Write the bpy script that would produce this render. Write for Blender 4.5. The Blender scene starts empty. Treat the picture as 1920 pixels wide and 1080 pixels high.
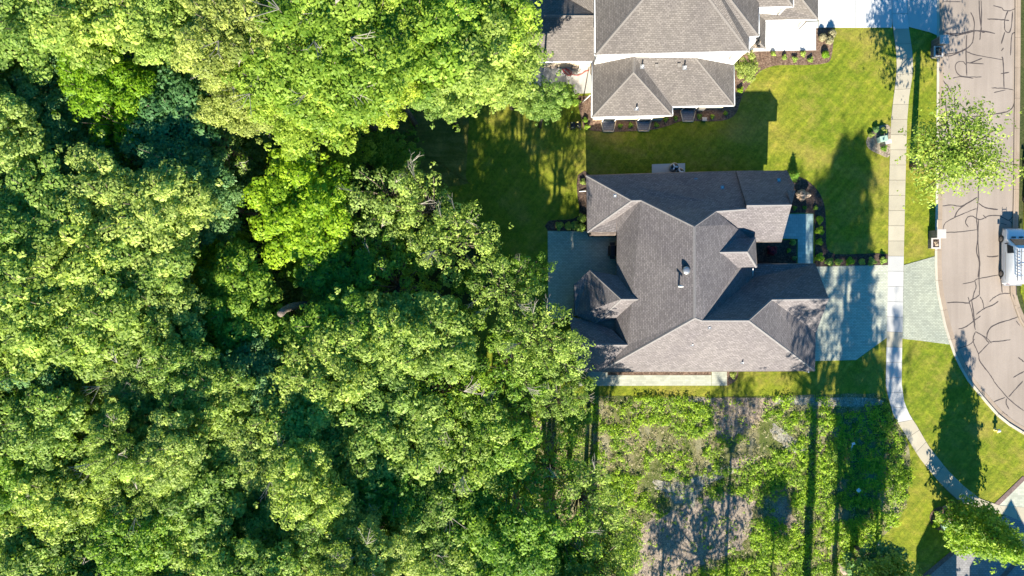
import bpy, bmesh, math, random
import numpy as np
from mathutils import Vector, Matrix
R = math.radians
sc = bpy.context.scene
COL = sc.collection

# ------------------------------------------------------------ camera, sky, sun
H0, S = 68.0, 19.0                     # camera height (m); photo pixels per metre on the ground
cam = bpy.data.objects.new('camera', bpy.data.cameras.new('camera'))
cam.location = (0, 0, H0); cam.rotation_euler = (0, 0, 0)
cam.data.sensor_width = 36; cam.data.lens = 18 / (960 / S / H0)
cam.data.clip_end = 3000; cam.data.clip_start = .5
COL.objects.link(cam); sc.camera = cam
SUN_EL, SUN_AZ = 29.0, 182.5           # light comes from the south, shadows fall to the north
wd = bpy.data.worlds.new('World'); sc.world = wd; wd.use_nodes = True
nt = wd.node_tree; bg = nt.nodes['Background']
sky = nt.nodes.new('ShaderNodeTexSky'); sky.sky_type = 'NISHITA'; sky.sun_disc = False
sky.sun_elevation = R(SUN_EL); sky.sun_rotation = R(SUN_AZ)
sky.dust_density = 0.2; sky.air_density = 1.4; sky.ozone_density = 4.0
hs = nt.nodes.new('ShaderNodeHueSaturation'); hs.inputs['Saturation'].default_value = 1.5
nt.links.new(sky.outputs[0], hs.inputs['Color']); nt.links.new(hs.outputs[0], bg.inputs[0]); bg.inputs[1].default_value = 0.062
sl = bpy.data.lights.new('sun', 'SUN'); sl.energy = 5.0; sl.angle = R(0.5); sl.color = (1, .92, .77)
so = bpy.data.objects.new('sun', sl); COL.objects.link(so)
az = R(SUN_AZ)
sdir = Vector((math.sin(az) * math.cos(R(SUN_EL)), math.cos(az) * math.cos(R(SUN_EL)), math.sin(R(SUN_EL))))
so.rotation_euler = sdir.to_track_quat('Z', 'Y').to_euler()
sc.view_settings.view_transform = 'Standard'; sc.view_settings.look = 'None'
sc.view_settings.gamma = 1; sc.view_settings.exposure = 1.66
sc.cycles.max_bounces = 8; sc.cycles.diffuse_bounces = 5; sc.cycles.transmission_bounces = 4
sc.cycles.use_denoising = True

# ------------------------------------------------------------ helpers
def g(px, py, h=0.0):                  # where a point of height h seen at that photo pixel stands
    k = (1 - h / H0) / S
    return Vector(((px - 960) * k, (540 - py) * k, h))
def gr(X, Y, h=0.0):                   # ground-plan units (pixels from the centre, y down)
    return Vector((X / S, -Y / S, h))
def tag(o, label=None, cat=None, group=None, kind=None):
    if label: o['label'] = label
    if cat: o['category'] = cat
    if group: o['group'] = group
    if kind: o['kind'] = kind
    return o
def empty(name, loc, rz=0, **k):
    o = bpy.data.objects.new(name, None); o.location = loc; o.rotation_euler = (0, 0, rz)
    o.empty_display_size = .3
    COL.objects.link(o); return tag(o, **k)
def mesh_obj(name, verts, faces, m, parent=None, smooth=False, **k):
    me = bpy.data.meshes.new(name); me.from_pydata([tuple(v) for v in verts], [], faces); me.update()
    if smooth: me.polygons.foreach_set('use_smooth', [True] * len(me.polygons))
    return link(name, me, m, parent, **k)
def link(name, me, m, parent=None, **k):
    if m is not None:
        me.materials.clear()
        for q in (m if isinstance(m, (list, tuple)) else [m]): me.materials.append(q)
    o = bpy.data.objects.new(name, me); COL.objects.link(o)
    if parent: o.parent = parent
    return tag(o, **k)
class MB:                              # collects simple shapes into one mesh
    def __init__(s): s.v, s.f, s.sm = [], [], []
    def add(s, vs, fs, smooth=False):
        b = len(s.v); s.v += [tuple(v) for v in vs]; s.f += [tuple(i + b for i in f) for f in fs]; s.sm += [smooth] * len(fs); return s
    def box(s, c, d, rz=0, tilt=None):
        hx, hy, hz = d[0] / 2, d[1] / 2, d[2] / 2
        M = Matrix.Rotation(rz, 4, 'Z')
        if tilt: M = M @ Matrix.Rotation(tilt[0], 4, tilt[1])
        vs = [Vector(c) + M @ Vector((x * hx, y * hy, z * hz)) for x in (-1, 1) for y in (-1, 1) for z in (-1, 1)]
        return s.add(vs, [(0, 1, 3, 2), (4, 6, 7, 5), (0, 4, 5, 1), (2, 3, 7, 6), (0, 2, 6, 4), (1, 5, 7, 3)])
    def prism(s, pts, z0, z1):         # pts: xy loop
        n = len(pts); a = sum(pts[i][0] * pts[(i + 1) % n][1] - pts[(i + 1) % n][0] * pts[i][1] for i in range(n))
        if a < 0: pts = pts[::-1]
        vs = [(p[0], p[1], z0) for p in pts] + [(p[0], p[1], z1) for p in pts]
        return s.add(vs, [tuple(range(n, 2 * n)), tuple(range(n))[::-1]] + [(i, (i + 1) % n, n + (i + 1) % n, n + i) for i in range(n)])
    def tube(s, pts, r, n=6, cap=True):
        pts = [Vector(p) for p in pts]; rs = r if isinstance(r, (list, tuple)) else [r] * len(pts)
        vs, fs = [], []
        for i, p in enumerate(pts):
            t = (pts[min(i + 1, len(pts) - 1)] - pts[max(i - 1, 0)]).normalized()
            a = t.cross(Vector((0, 0, 1)))
            if a.length < .05: a = t.cross(Vector((0, 1, 0)))
            a.normalize(); b = t.cross(a)
            vs += [p + (a * math.cos(2 * math.pi * k / n) + b * math.sin(2 * math.pi * k / n)) * rs[i] for k in range(n)]
        for i in range(len(pts) - 1):
            for k in range(n):
                fs.append((i * n + k, (i + 1) * n + k, (i + 1) * n + (k + 1) % n, i * n + (k + 1) % n))
        if cap: fs += [tuple(range(n)), tuple(range((len(pts) - 1) * n, len(pts) * n))[::-1]]
        return s.add(vs, fs, True)
    def lathe(s, c, prof, n=16):       # prof: (r, z) from the bottom up
        vs = [(c[0] + r * math.cos(2 * math.pi * k / n), c[1] + r * math.sin(2 * math.pi * k / n), c[2] + z) for r, z in prof for k in range(n)]
        fs = [(i * n + k, i * n + (k + 1) % n, (i + 1) * n + (k + 1) % n, (i + 1) * n + k) for i in range(len(prof) - 1) for k in range(n)]
        fs += [tuple(range(n))[::-1], tuple(range((len(prof) - 1) * n, len(prof) * n))]
        return s.add(vs, fs, True)
    def build(s, name, m, parent=None, bevel=0, **k):
        me = bpy.data.meshes.new(name); me.from_pydata(s.v, [], s.f); me.update()
        me.polygons.foreach_set('use_smooth', s.sm)
        o = link(name, me, m, parent, **k)
        if bevel:
            b = o.modifiers.new('bevel', 'BEVEL'); b.width = bevel; b.segments = 2; b.limit_method = 'ANGLE'
        return o
def copy_tree(o, loc, rz=None, parent=None, label=None):
    c = o.copy(); COL.objects.link(c)
    if parent: c.parent = parent
    else:
        c.location = loc
        if rz is not None: c.rotation_euler.z = rz
        if label: c['label'] = label
    for ch in [x for x in KIDS.get(o.name, [])]: 
        copy_tree(ch, None, None, c)
    return c
KIDS = {}
def index_kids():
    KIDS.clear()
    for o in bpy.data.objects:
        if o.parent: KIDS.setdefault(o.parent.name, []).append(o)
def smooth_loop(pts, sub=4, closed=True):
    out = []; n = len(pts)
    for i in range(n if closed else n - 1):
        p = [Vector(pts[(i + j) % n] if closed else pts[min(max(i + j, 0), n - 1)]) for j in (-1, 0, 1, 2)]
        for k in range(sub):
            t = k / sub
            out.append(.5 * ((2 * p[1]) + (-p[0] + p[2]) * t + (2 * p[0] - 5 * p[1] + 4 * p[2] - p[3]) * t * t + (-p[0] + 3 * p[1] - 3 * p[2] + p[3]) * t ** 3))
    if not closed: out.append(Vector(pts[-1]))
    return [(v[0], v[1]) for v in out]
def rough_loop(pts, amp, seed, sub=6):
    rn = random.Random(seed); return [(x + rn.uniform(-amp, amp), y + rn.uniform(-amp, amp)) for x, y in smooth_loop(pts, sub)]
def slab(name, pxpts, z1, m, parent=None, z0=0.0, **k):
    pts = [g(x, y, z1)[:2] for x, y in pxpts]
    return MB().prism(pts, z0, z1).build(name, m, parent, **k)
def inside(x, y, poly):
    c = False; n = len(poly); j = n - 1
    for i in range(n):
        xi, yi = poly[i]; xj, yj = poly[j]
        if (yi > y) != (yj > y) and x < (xj - xi) * (y - yi) / (yj - yi) + xi: c = not c
        j = i
    return c

# ------------------------------------------------------------ materials
class NT:
    def __init__(s, name):
        s.m = bpy.data.materials.new(name); s.m.use_nodes = True; s.t = s.m.node_tree; s.b = s.t.nodes['Principled BSDF']
    def n(s, t, **k):
        nd = s.t.nodes.new(t)
        for a, v in k.items():
            if a in nd.inputs: nd.inputs[a].default_value = v
            else: setattr(nd, a, v)
        return nd
    def l(s, a, b): s.t.links.new(a, b)
    def pos(s): return s.n('ShaderNodeNewGeometry').outputs['Position']
    def noise(s, scale, detail=4, rough=.6, vec=None, stretch=None):
        nd = s.n('ShaderNodeTexNoise'); nd.inputs['Scale'].default_value = scale; nd.inputs['Detail'].default_value = detail; nd.inputs['Roughness'].default_value = rough
        v = vec or s.pos()
        if stretch:
            mp = s.n('ShaderNodeMapping'); mp.vector_type = 'TEXTURE'; mp.inputs['Scale'].default_value = tuple(1 / q for q in stretch[0]); mp.inputs['Rotation'].default_value = (0, 0, stretch[1]); s.l(v, mp.inputs[0]); v = mp.outputs[0]
        s.l(v, nd.inputs['Vector']); return nd.outputs[0]
    def ramp(s, fac, stops):
        r = s.n('ShaderNodeValToRGB'); e = r.color_ramp.elements
        while len(e) < len(stops): e.new(.5)
        for i, (p, c) in enumerate(stops): e[i].position = p; e[i].color = (*c, 1) if len(c) == 3 else c
        s.l(fac, r.inputs[0]); return r.outputs[0]
    def mix(s, fac, a, b, mode='MIX'):
        nd = s.n('ShaderNodeMix'); nd.data_type = 'RGBA'; nd.blend_type = mode
        for i, v in ((0, fac), (6, a), (7, b)):
            if isinstance(v, (int, float)): nd.inputs[i].default_value = v
            elif isinstance(v, tuple): nd.inputs[i].default_value = (*v, 1)
            else: s.l(v, nd.inputs[i])
        return nd.outputs[2]
    def bump(s, h, st, dist=.02):
        b = s.n('ShaderNodeBump'); b.inputs['Strength'].default_value = st; b.inputs['Distance'].default_value = dist
        s.l(h, b.inputs['Height']); s.l(b.outputs[0], s.b.inputs['Normal'])
    def out(s, c, rough=.8, spec=.3):
        if isinstance(c, tuple): c = tuple(x * .84 for x in c)
        else: c = s.mix(1.0, c, (.84, .84, .84), 'MULTIPLY')
        if isinstance(c, tuple): s.b.inputs['Base Color'].default_value = (*c, 1)
        else: s.l(c, s.b.inputs['Base Color'])
        s.b.inputs['Roughness'].default_value = rough; s.b.inputs['Specular IOR Level'].default_value = spec
        return s.m
def plain(name, c, rough=.5, spec=.4, metal=0, var=.12, scale=6):
    t = NT(name); n = t.noise(scale, 5)
    c2 = tuple(x * (1 - var) for x in c); c3 = tuple(min(1, x * (1 + var)) for x in c)
    t.b.inputs['Metallic'].default_value = metal
    return t.out(t.ramp(n, [(.3, c2), (.7, c3)]), rough, spec)
def concrete(name, c, stain=.2, scale=.6):
    t = NT(name); a = t.noise(scale, 8, .65); f = t.noise(14, 4, .7)
    col = t.ramp(a, [(.3, tuple(x * (1 - stain) for x in c)), (.55, c), (.75, tuple(min(1, x * 1.06) for x in c))])
    oi = t.n('ShaderNodeObjectInfo')
    col = t.mix(.35, col, t.ramp(f, [(.35, tuple(x * .75 for x in c)), (.65, tuple(min(1, x * 1.12) for x in c))]))
    mr = t.n('ShaderNodeMapRange'); t.l(oi.outputs['Random'], mr.inputs[0]); mr.inputs[3].default_value = .9; mr.inputs[4].default_value = 1.06
    hv = t.n('ShaderNodeHueSaturation'); t.l(mr.outputs[0], hv.inputs['Value']); t.l(col, hv.inputs['Color'])
    t.bump(f, .3, .01); return t.out(hv.outputs[0], .85)
def shingle(name, c):
    t = NT(name); uv = t.n('ShaderNodeUVMap').outputs[0]
    br = t.n('ShaderNodeTexBrick'); t.l(uv, br.inputs['Vector'])
    br.offset = .5; br.inputs['Scale'].default_value = 1
    br.inputs['Brick Width'].default_value = .3; br.inputs['Row Height'].default_value = .16
    br.inputs['Mortar Size'].default_value = .022; br.inputs['Mortar Smooth'].default_value = .2; br.inputs['Bias'].default_value = 0
    br.inputs['Color1'].default_value = (*[x * 1.15 for x in c], 1); br.inputs['Color2'].default_value = (*[x * .78 for x in c], 1)
    br.inputs['Mortar'].default_value = (*[x * .6 for x in c], 1)
    big = t.noise(.35, 5, .6); fine = t.noise(9, 4, .7)
    col = t.mix(1.0, br.outputs['Color'], t.ramp(big, [(.3, (.86, .85, .86)), (.7, (1.1, 1.09, 1.06))]), 'MULTIPLY')
    col = t.mix(.6, col, t.ramp(fine, [(.3, (.62, .62, .62)), (.7, (1.2, 1.2, 1.2))]), 'MULTIPLY')
    t.bump(br.outputs['Fac'], -.5, .015) if False else t.bump(fine, .5, .02)
    return t.out(col, .92, .15)
def paver(name, c, w=.3, h=.15, mort=.5):
    t = NT(name); br = t.n('ShaderNodeTexBrick'); t.l(t.pos(), br.inputs['Vector'])
    br.inputs['Scale'].default_value = 1; br.inputs['Brick Width'].default_value = w; br.inputs['Row Height'].default_value = h
    br.inputs['Mortar Size'].default_value = .014; br.inputs['Mortar Smooth'].default_value = .3
    br.inputs['Color1'].default_value = (*[x * 1.1 for x in c], 1); br.inputs['Color2'].default_value = (*[x * .84 for x in c], 1)
    br.inputs['Mortar'].default_value = (*[x * mort for x in c], 1)
    big = t.noise(.5, 6, .6)
    col = t.mix(1.0, br.outputs['Color'], t.ramp(big, [(.3, (.85, .86, .87)), (.7, (1.08, 1.07, 1.04))]), 'MULTIPLY')
    f = t.noise(9, 3); t.bump(f, .3, .01)
    return t.out(col, .8)
def leafmat(name, dark, light, trans=.35):
    t = NT(name); at = t.n('ShaderNodeAttribute'); at.attribute_name = 'tint'
    oi = t.n('ShaderNodeObjectInfo')
    col = t.ramp(at.outputs['Fac'], [(0, dark), (.55, tuple((a + b) / 2 for a, b in zip(dark, light))), (1, light)])
    mr = t.n('ShaderNodeMapRange'); t.l(oi.outputs['Random'], mr.inputs[0]); mr.inputs[3].default_value = .482; mr.inputs[4].default_value = .515
    mv = t.n('ShaderNodeMapRange'); t.l(oi.outputs['Random'], mv.inputs[0]); mv.inputs[3].default_value = 1.15; mv.inputs[4].default_value = .82
    hv = t.n('ShaderNodeHueSaturation'); t.l(mr.outputs[0], hv.inputs['Hue']); t.l(mv.outputs[0], hv.inputs['Value']); t.l(col, hv.inputs['Color'])
    t.l(hv.outputs[0], t.b.inputs['Base Color']); t.b.inputs['Roughness'].default_value = .55; t.b.inputs['Specular IOR Level'].default_value = .35
    tr = t.n('ShaderNodeBsdfTranslucent'); w = t.mix(1.0, hv.outputs[0], (1.15, 1.2, .6), 'MULTIPLY'); t.l(w, tr.inputs[0])
    mx = t.n('ShaderNodeMixShader'); mx.inputs[0].default_value = trans
    t.l(t.b.outputs[0], mx.inputs[1]); t.l(tr.outputs[0], mx.inputs[2]); t.l(mx.outputs[0], t.t.nodes['Material Output'].inputs[0])
    return t.m
M = {}
# lawn
t = NT('lawn'); big = t.noise(.09, 5, .6); mid = t.noise(.8, 6, .7); fine = t.noise(5, 5, .75)
st = t.noise(1.0, 4, .6, stretch=((.3, 2.0, 1), R(52))); st2 = t.noise(1.0, 3, .6, stretch=((.25, 1.5, 1), R(-3)))
c = t.ramp(big, [(.36, (.13, .19, .014)), (.5, (.2, .235, .02)), (.66, (.33, .27, .055))])
c = t.mix(.5, c, t.ramp(mid, [(.3, (.1, .165, .012)), (.52, (.2, .225, .02)), (.72, (.36, .29, .07))]))
c = t.mix(.55, c, t.ramp(st, [(.35, (.6, .7, .6)), (.65, (1.3, 1.25, 1.2))]), 'MULTIPLY')
c = t.mix(.4, c, t.ramp(st2, [(.35, (.7, .75, .7)), (.65, (1.25, 1.2, 1.1))]), 'MULTIPLY')
for ang, dist in ((40, 3.0), (-48, 4.0)):
    mp = t.n('ShaderNodeMapping'); mp.inputs['Rotation'].default_value = (0, 0, R(ang)); t.l(t.pos(), mp.inputs[0])
    wv = t.n('ShaderNodeTexWave'); wv.inputs['Scale'].default_value = .42; wv.inputs['Distortion'].default_value = dist; wv.inputs['Detail'].default_value = 3; wv.inputs['Detail Scale'].default_value = .5; t.l(mp.outputs[0], wv.inputs['Vector'])
    c = t.mix(.17, c, t.ramp(wv.outputs['Fac'], [(.2, (.75, .8, .8)), (.8, (1.35, 1.25, 1.2))]), 'MULTIPLY')
dry = t.noise(.16, 6, .65, stretch=((1, 1.3, 1), 0))
c = t.mix(t.ramp(dry, [(.5, (0, 0, 0)), (.68, (.75, .75, .75))]), c, (.34, .26, .07))
c = t.mix(.8, c, t.ramp(fine, [(.3, (.5, .55, .5)), (.7, (1.4, 1.4, 1.3))]), 'MULTIPLY')
t.bump(fine, .8, .08); M['lawn'] = t.out(c, .9, .15)
t = NT('rough_grass'); a = t.noise(.6, 6, .7); b = t.noise(5, 5, .8); st = t.noise(1, 4, .6, stretch=((.3, 2.2, 1), 0))
c = t.mix(.5, t.ramp(a, [(.35, (.1, .13, .02)), (.5, (.17, .17, .035)), (.65, (.32, .26, .07))]), t.ramp(st, [(.35, (.1, .12, .02)), (.65, (.28, .24, .08))]))
c = t.mix(.7, c, t.ramp(b, [(.3, (.5, .5, .5)), (.7, (1.4, 1.35, 1.3))]), 'MULTIPLY'); t.bump(b, .8, .08); M['rough'] = t.out(c, .95, .1)
# wood floor
t = NT('forest_floor'); a = t.noise(.35, 6, .7); b = t.noise(4, 6, .75)
c = t.mix(.6, t.ramp(a, [(.35, (.02, .045, .012)), (.55, (.05, .075, .02)), (.7, (.13, .11, .06))]), t.ramp(b, [(.3, (.02, .03, .01)), (.7, (.12, .13, .05))]))
t.bump(b, .8, .1); M['floor'] = t.out(c, .95, .1)
# wild field
t = NT('field_soil'); a = t.noise(.2, 6, .65, stretch=((1.5, .6, 1), 0)); b = t.noise(3, 6, .8, stretch=((1.6, .7, 1), 0)); d = t.noise(9, 4, .8)
c = t.ramp(a, [(.34, (.06, .11, .018)), (.47, (.12, .15, .03)), (.54, (.3, .25, .14)), (.64, (.5, .44, .33))])
c = t.mix(.5, c, t.ramp(b, [(.3, (.05, .09, .015)), (.5, (.14, .15, .05)), (.72, (.38, .34, .24))]))
c = t.mix(.7, c, t.ramp(d, [(.3, (.45, .48, .45)), (.7, (1.4, 1.4, 1.35))]), 'MULTIPLY')
t.bump(d, .9, .08); M['field'] = t.out(c, .95, .1)
def soil(name, c, c2, sc_=6, bump=.9):
    t = NT(name); a = t.noise(sc_, 6, .85); b = t.noise(.8, 5, .6); v = t.n('ShaderNodeTexVoronoi'); v.inputs['Scale'].default_value = 7; t.l(t.pos(), v.inputs['Vector'])
    col = t.ramp(a, [(.33, tuple(x * .5 for x in c)), (.5, c), (.68, c2)])
    col = t.mix(.5, col, t.ramp(b, [(.3, (.75, .75, .78)), (.7, (1.2, 1.2, 1.15))]), 'MULTIPLY')
    col = t.mix(.5, col, t.ramp(v.outputs['Color'], [(.2, (.5, .5, .5)), (.8, (1.5, 1.5, 1.5))]), 'MULTIPLY')
    t.bump(a, bump, .05); return t.out(col, .95, .1)
M['mulch'] = soil('mulch', (.17, .11, .08), (.36, .27, .2))
M['darkmulch'] = soil('dark_mulch', (.085, .06, .05), (.2, .14, .11))
M['gravel'] = soil('gravel', (.3, .24, .19), (.6, .5, .41), 9)
M['tansoil'] = soil('tan_soil', (.3, .235, .18), (.5, .42, .34))
M['straw'] = soil('dry_straw', (.3, .28, .22), (.6, .58, .52), 10)
M['mulchedge'] = soil('bed_edge', (.32, .26, .2), (.5, .42, .33))
# asphalt, weathered pinkish
t = NT('asphalt'); a = t.noise(.12, 6, .6); f = t.noise(22, 3, .8); st = t.noise(.7, 4, .6, stretch=((2.2, .12, 1), 0))
c = t.ramp(a, [(.3, (.29, .24, .2)), (.7, (.38, .318, .27))])
c = t.mix(.5, c, t.ramp(st, [(.35, (.86, .85, .84)), (.65, (1.1, 1.1, 1.1))]), 'MULTIPLY')
c = t.mix(.5, c, t.ramp(f, [(.3, (.75, .75, .75)), (.7, (1.2, 1.2, 1.2))]), 'MULTIPLY')
t.bump(f, .4, .01); M['asphalt'] = t.out(c, .85)
M['tar'] = plain('tar', (.075, .06, .055), .6)
M['con_tan'] = concrete('concrete_tan', (.47, .42, .32))
M['con_new'] = concrete('concrete_pale', (.53, .52, .5), .12)
M['con_white'] = concrete('concrete_white', (.6, .6, .59), .06)
M['kerb'] = concrete('kerb_concrete', (.56, .5, .4))
M['gutter_pan'] = concrete('gutter_concrete', (.37, .29, .22), .3)
M['joint'] = plain('joint_soil', (.2, .17, .13), .95)
M['paver'] = paver('green_paver', (.52, .535, .44))
M['paver_apron'] = paver('apron_paver', (.4, .42, .34))
M['paver_teal'] = paver('teal_paver', (.36, .5, .5), .4, .3, .7)
M['paver_pale'] = paver('pale_paver', (.48, .49, .4), .4, .2, .8)
M['paver_grey'] = paver('grey_paver', (.3, .29, .3), .3, .2)
M['paver_brown'] = paver('brown_border_paver', (.2, .14, .13), .3, .3)
M['shingle'] = shingle('shingle_greige', (.202, .185, .19))
M['shingle2'] = shingle('shingle_brown', (.18, .163, .153))
M['cap'] = plain('ridge_cap', (.205, .194, .195), .9, .2)
M['cap2'] = plain('ridge_cap_brown', (.175, .16, .15), .9, .2)
M['siding'] = plain('cream_siding', (.7, .58, .42), .6, var=.05)
M['siding_white'] = plain('white_siding', (.8, .79, .76), .6, var=.04)
M['brick'] = paver('stone_wall', (.2, .16, .14), .35, .18, .6)
M['white'] = plain('white_paint', (.82, .82, .8), .45, var=.04)
M['gutter'] = plain('gutter_white', (.78, .8, .82), .4, var=.04)
M['gutter_dark'] = plain('gutter_bronze', (.12, .1, .09), .4)
M['glass'] = plain('window_glass', (.02, .025, .03), .2, .12)
M['metal'] = plain('galvanised', (.5, .5, .5), .4, .5, .8)
M['darkmetal'] = plain('dark_metal', (.05, .05, .05), .45, .5, .4)
M['black'] = plain('black_plastic', (.02, .02, .022), .5)
M['stone'] = paver('mailbox_stone', (.2, .19, .175), .28, .2, .5)
M['capstone'] = plain('cap_stone', (.52, .48, .45), .7, var=.06)
M['bark'] = soil('bark', (.16, .13, .1), (.3, .26, .22), 5)
M['twig'] = plain('pale_twig', (.3, .27, .23), .9)
M['snag'] = soil('dead_wood', (.17, .135, .11), (.32, .27, .23), 5)
M['vanpaint'] = plain('van_paint', (.8, .81, .83), .25, .6, var=.02)
M['tyre'] = plain('tyre', (.025, .025, .025), .8)
M['rim'] = plain('rim', (.22, .21, .2), .4, .5, .6)
M['lamp'] = plain('headlamp', (.6, .62, .65), .1, .8)
M['red'] = plain('red_hose', (.55, .05, .06), .5)
M['redlamp'] = plain('tail_lamp', (.4, .02, .02), .2)
M['yellow'] = plain('hydrant_yellow', (.75, .62, .22), .4)
M['cushion'] = plain('tan_cushion', (.6, .5, .42), .8)
M['boxgreen'] = plain('utility_green', (.35, .5, .4), .5)
M['orange'] = plain('orange_paint', (.8, .25, .04), .6)
M['yel'] = leafmat('leaf_yellow_green', (.17, .28, .018), (.5, .62, .085), .48)
M['olive'] = leafmat('leaf_olive', (.17, .23, .04), (.47, .54, .13), .45)
M['light'] = leafmat('leaf_light_green', (.115, .21, .028), (.47, .61, .13), .48)
M['mid'] = leafmat('leaf_mid_green', (.085, .2, .018), (.39, .57, .07), .5)
M['teal'] = leafmat('leaf_blue_green', (.065, .17, .05), (.23, .41, .14), .42)
M['honey'] = leafmat('leaf_honey', (.14, .25, .025), (.38, .5, .09), .45)
M['lime'] = leafmat('leaf_lime', (.14, .28, .012), (.43, .6, .03), .5)
M['pale'] = leafmat('leaf_pale_green', (.15, .24, .045), (.53, .64, .16), .48)
M['weed'] = leafmat('weed_leaf', (.18, .3, .012), (.56, .72, .05), .45)
M['dry'] = leafmat('dry_grass', (.22, .19, .09), (.5, .45, .28), .3)
M['tanbush'] = leafmat('dry_bush', (.3, .22, .15), (.6, .47, .35), .2)
M['redleaf'] = leafmat('red_leaf', (.1, .012, .012), (.3, .03, .03), .3)

# ------------------------------------------------------------ ground, lawn, field
ground = MB().prism([(-500, -500), (500, -500), (500, 500), (-500, 500)], -.3, 0).build('ground', M['floor'], kind='structure')
KL = smooth_loop([(1757, -500), (1757, 0), (1757, 75), (1756, 250), (1754, 430), (1753, 480), (1754, 521), (1757, 550), (1762, 572), (1768, 602), (1776, 630), (1790, 669), (1812, 711), (1832, 736), (1860, 769), (1881, 790), (1920, 815), (1990, 850), (2100, 890), (2400, 950)], 4, False)
def offset(line, d):                   # to the right-hand (east) side
    out = []
    for i, p in enumerate(line):
        a = Vector(line[max(i - 1, 0)]); b = Vector(line[min(i + 1, len(line) - 1)]); t = (b - a).normalized()
        out.append((p[0] + t[1] * d, p[1] - t[0] * d))
    return out
KR = smooth_loop([(1914, -500), (1914, 0), (1912, 250), (1910, 400), (1904, 535), (1907, 553), (1912, 571), (1921, 595), (1945, 630), (1990, 670), (2100, 720), (2400, 780)], 4, False)
FIELD = [(1060, 742), (1112, 743), (1250, 744), (1400, 744), (1560, 740), (1655, 741), (1668, 770), (1692, 810), (1706, 850), (1705, 900), (1700, 938), (1684, 975), (1650, 1010), (1610, 1060), (1580, 1110), (1560, 1250), (900, 1250), (940, 800), (980, 760)]
lawn = slab('lawn', [(780, -500)] + KL + [(2400, 1600), (780, 1600), (780, 1250), (900, 900), (860, 742), (875, 600), (930, 520), (860, 430), (800, 350), (792, 200)], .10, M['lawn'], kind='structure')
slab('field', rough_loop(FIELD, 1.5, 1, 4), .115, M['field'], kind='structure')
slab('rough_grass', rough_loop([(690, 215), (780, 170), (873, 170), (873, 330), (880, 345), (800, 350), (720, 345), (690, 290)], 2, 3, 3), .112, M['rough'], kind='structure')
slab('verge', [(x + 10, y) for x, y in KR] + [(2400, -500)], .10, M['lawn'], kind='structure')
road = slab('road', offset(KL, 9) + KR[::-1], .03, M['asphalt'], kind='structure')
def strip(name, line, d0, d1, z, m, step, parent_name, gap=.25):
    a, b = offset(line, d0), offset(line, d1)
    par = None; L = [0]
    for i in range(1, len(a)): L.append(L[-1] + math.hypot(a[i][0] - a[i - 1][0], a[i][1] - a[i - 1][1]))
    def at(arr, s):
        for i in range(1, len(L)):
            if L[i] >= s: k = (s - L[i - 1]) / max(1e-6, L[i] - L[i - 1]); return (arr[i - 1][0] + (arr[i][0] - arr[i - 1][0]) * k, arr[i - 1][1] + (arr[i][1] - arr[i - 1][1]) * k)
        return arr[-1]
    root = slab(parent_name, a + b[::-1], z - .03, M['joint'], kind='structure')
    s = 0
    while s < L[-1] - 1:
        e = min(s + step, L[-1]); q = [s + gap, (s + e) / 2, e - gap]
        pts = [at(a, x) for x in q] + [at(b, x) for x in q[::-1]]
        if any(-60 < p[1] < 1140 and p[0] < 2000 for p in pts): slab(name, pts, z, m, root, z0=z - .06)
        s = e
    return root
strip('kerb_section', KL, 0, 4.5, .15, M['kerb'], 57, 'kerb')
strip('gutter_section', KL, 4.6, 12.5, .045, M['gutter_pan'], 57, 'gutter')
strip('kerb_section', KR, -4.5, 0, .15, M['kerb'], 57, 'far_kerb') if False else None
strip('kerb_section', KR, -10, -6.5, .15, M['gutter_pan'], 57, 'kerb_east')
strip('gutter_section', KR, -6.3, 0, .045, M['gutter_pan'], 57, 'gutter_east')
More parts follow.
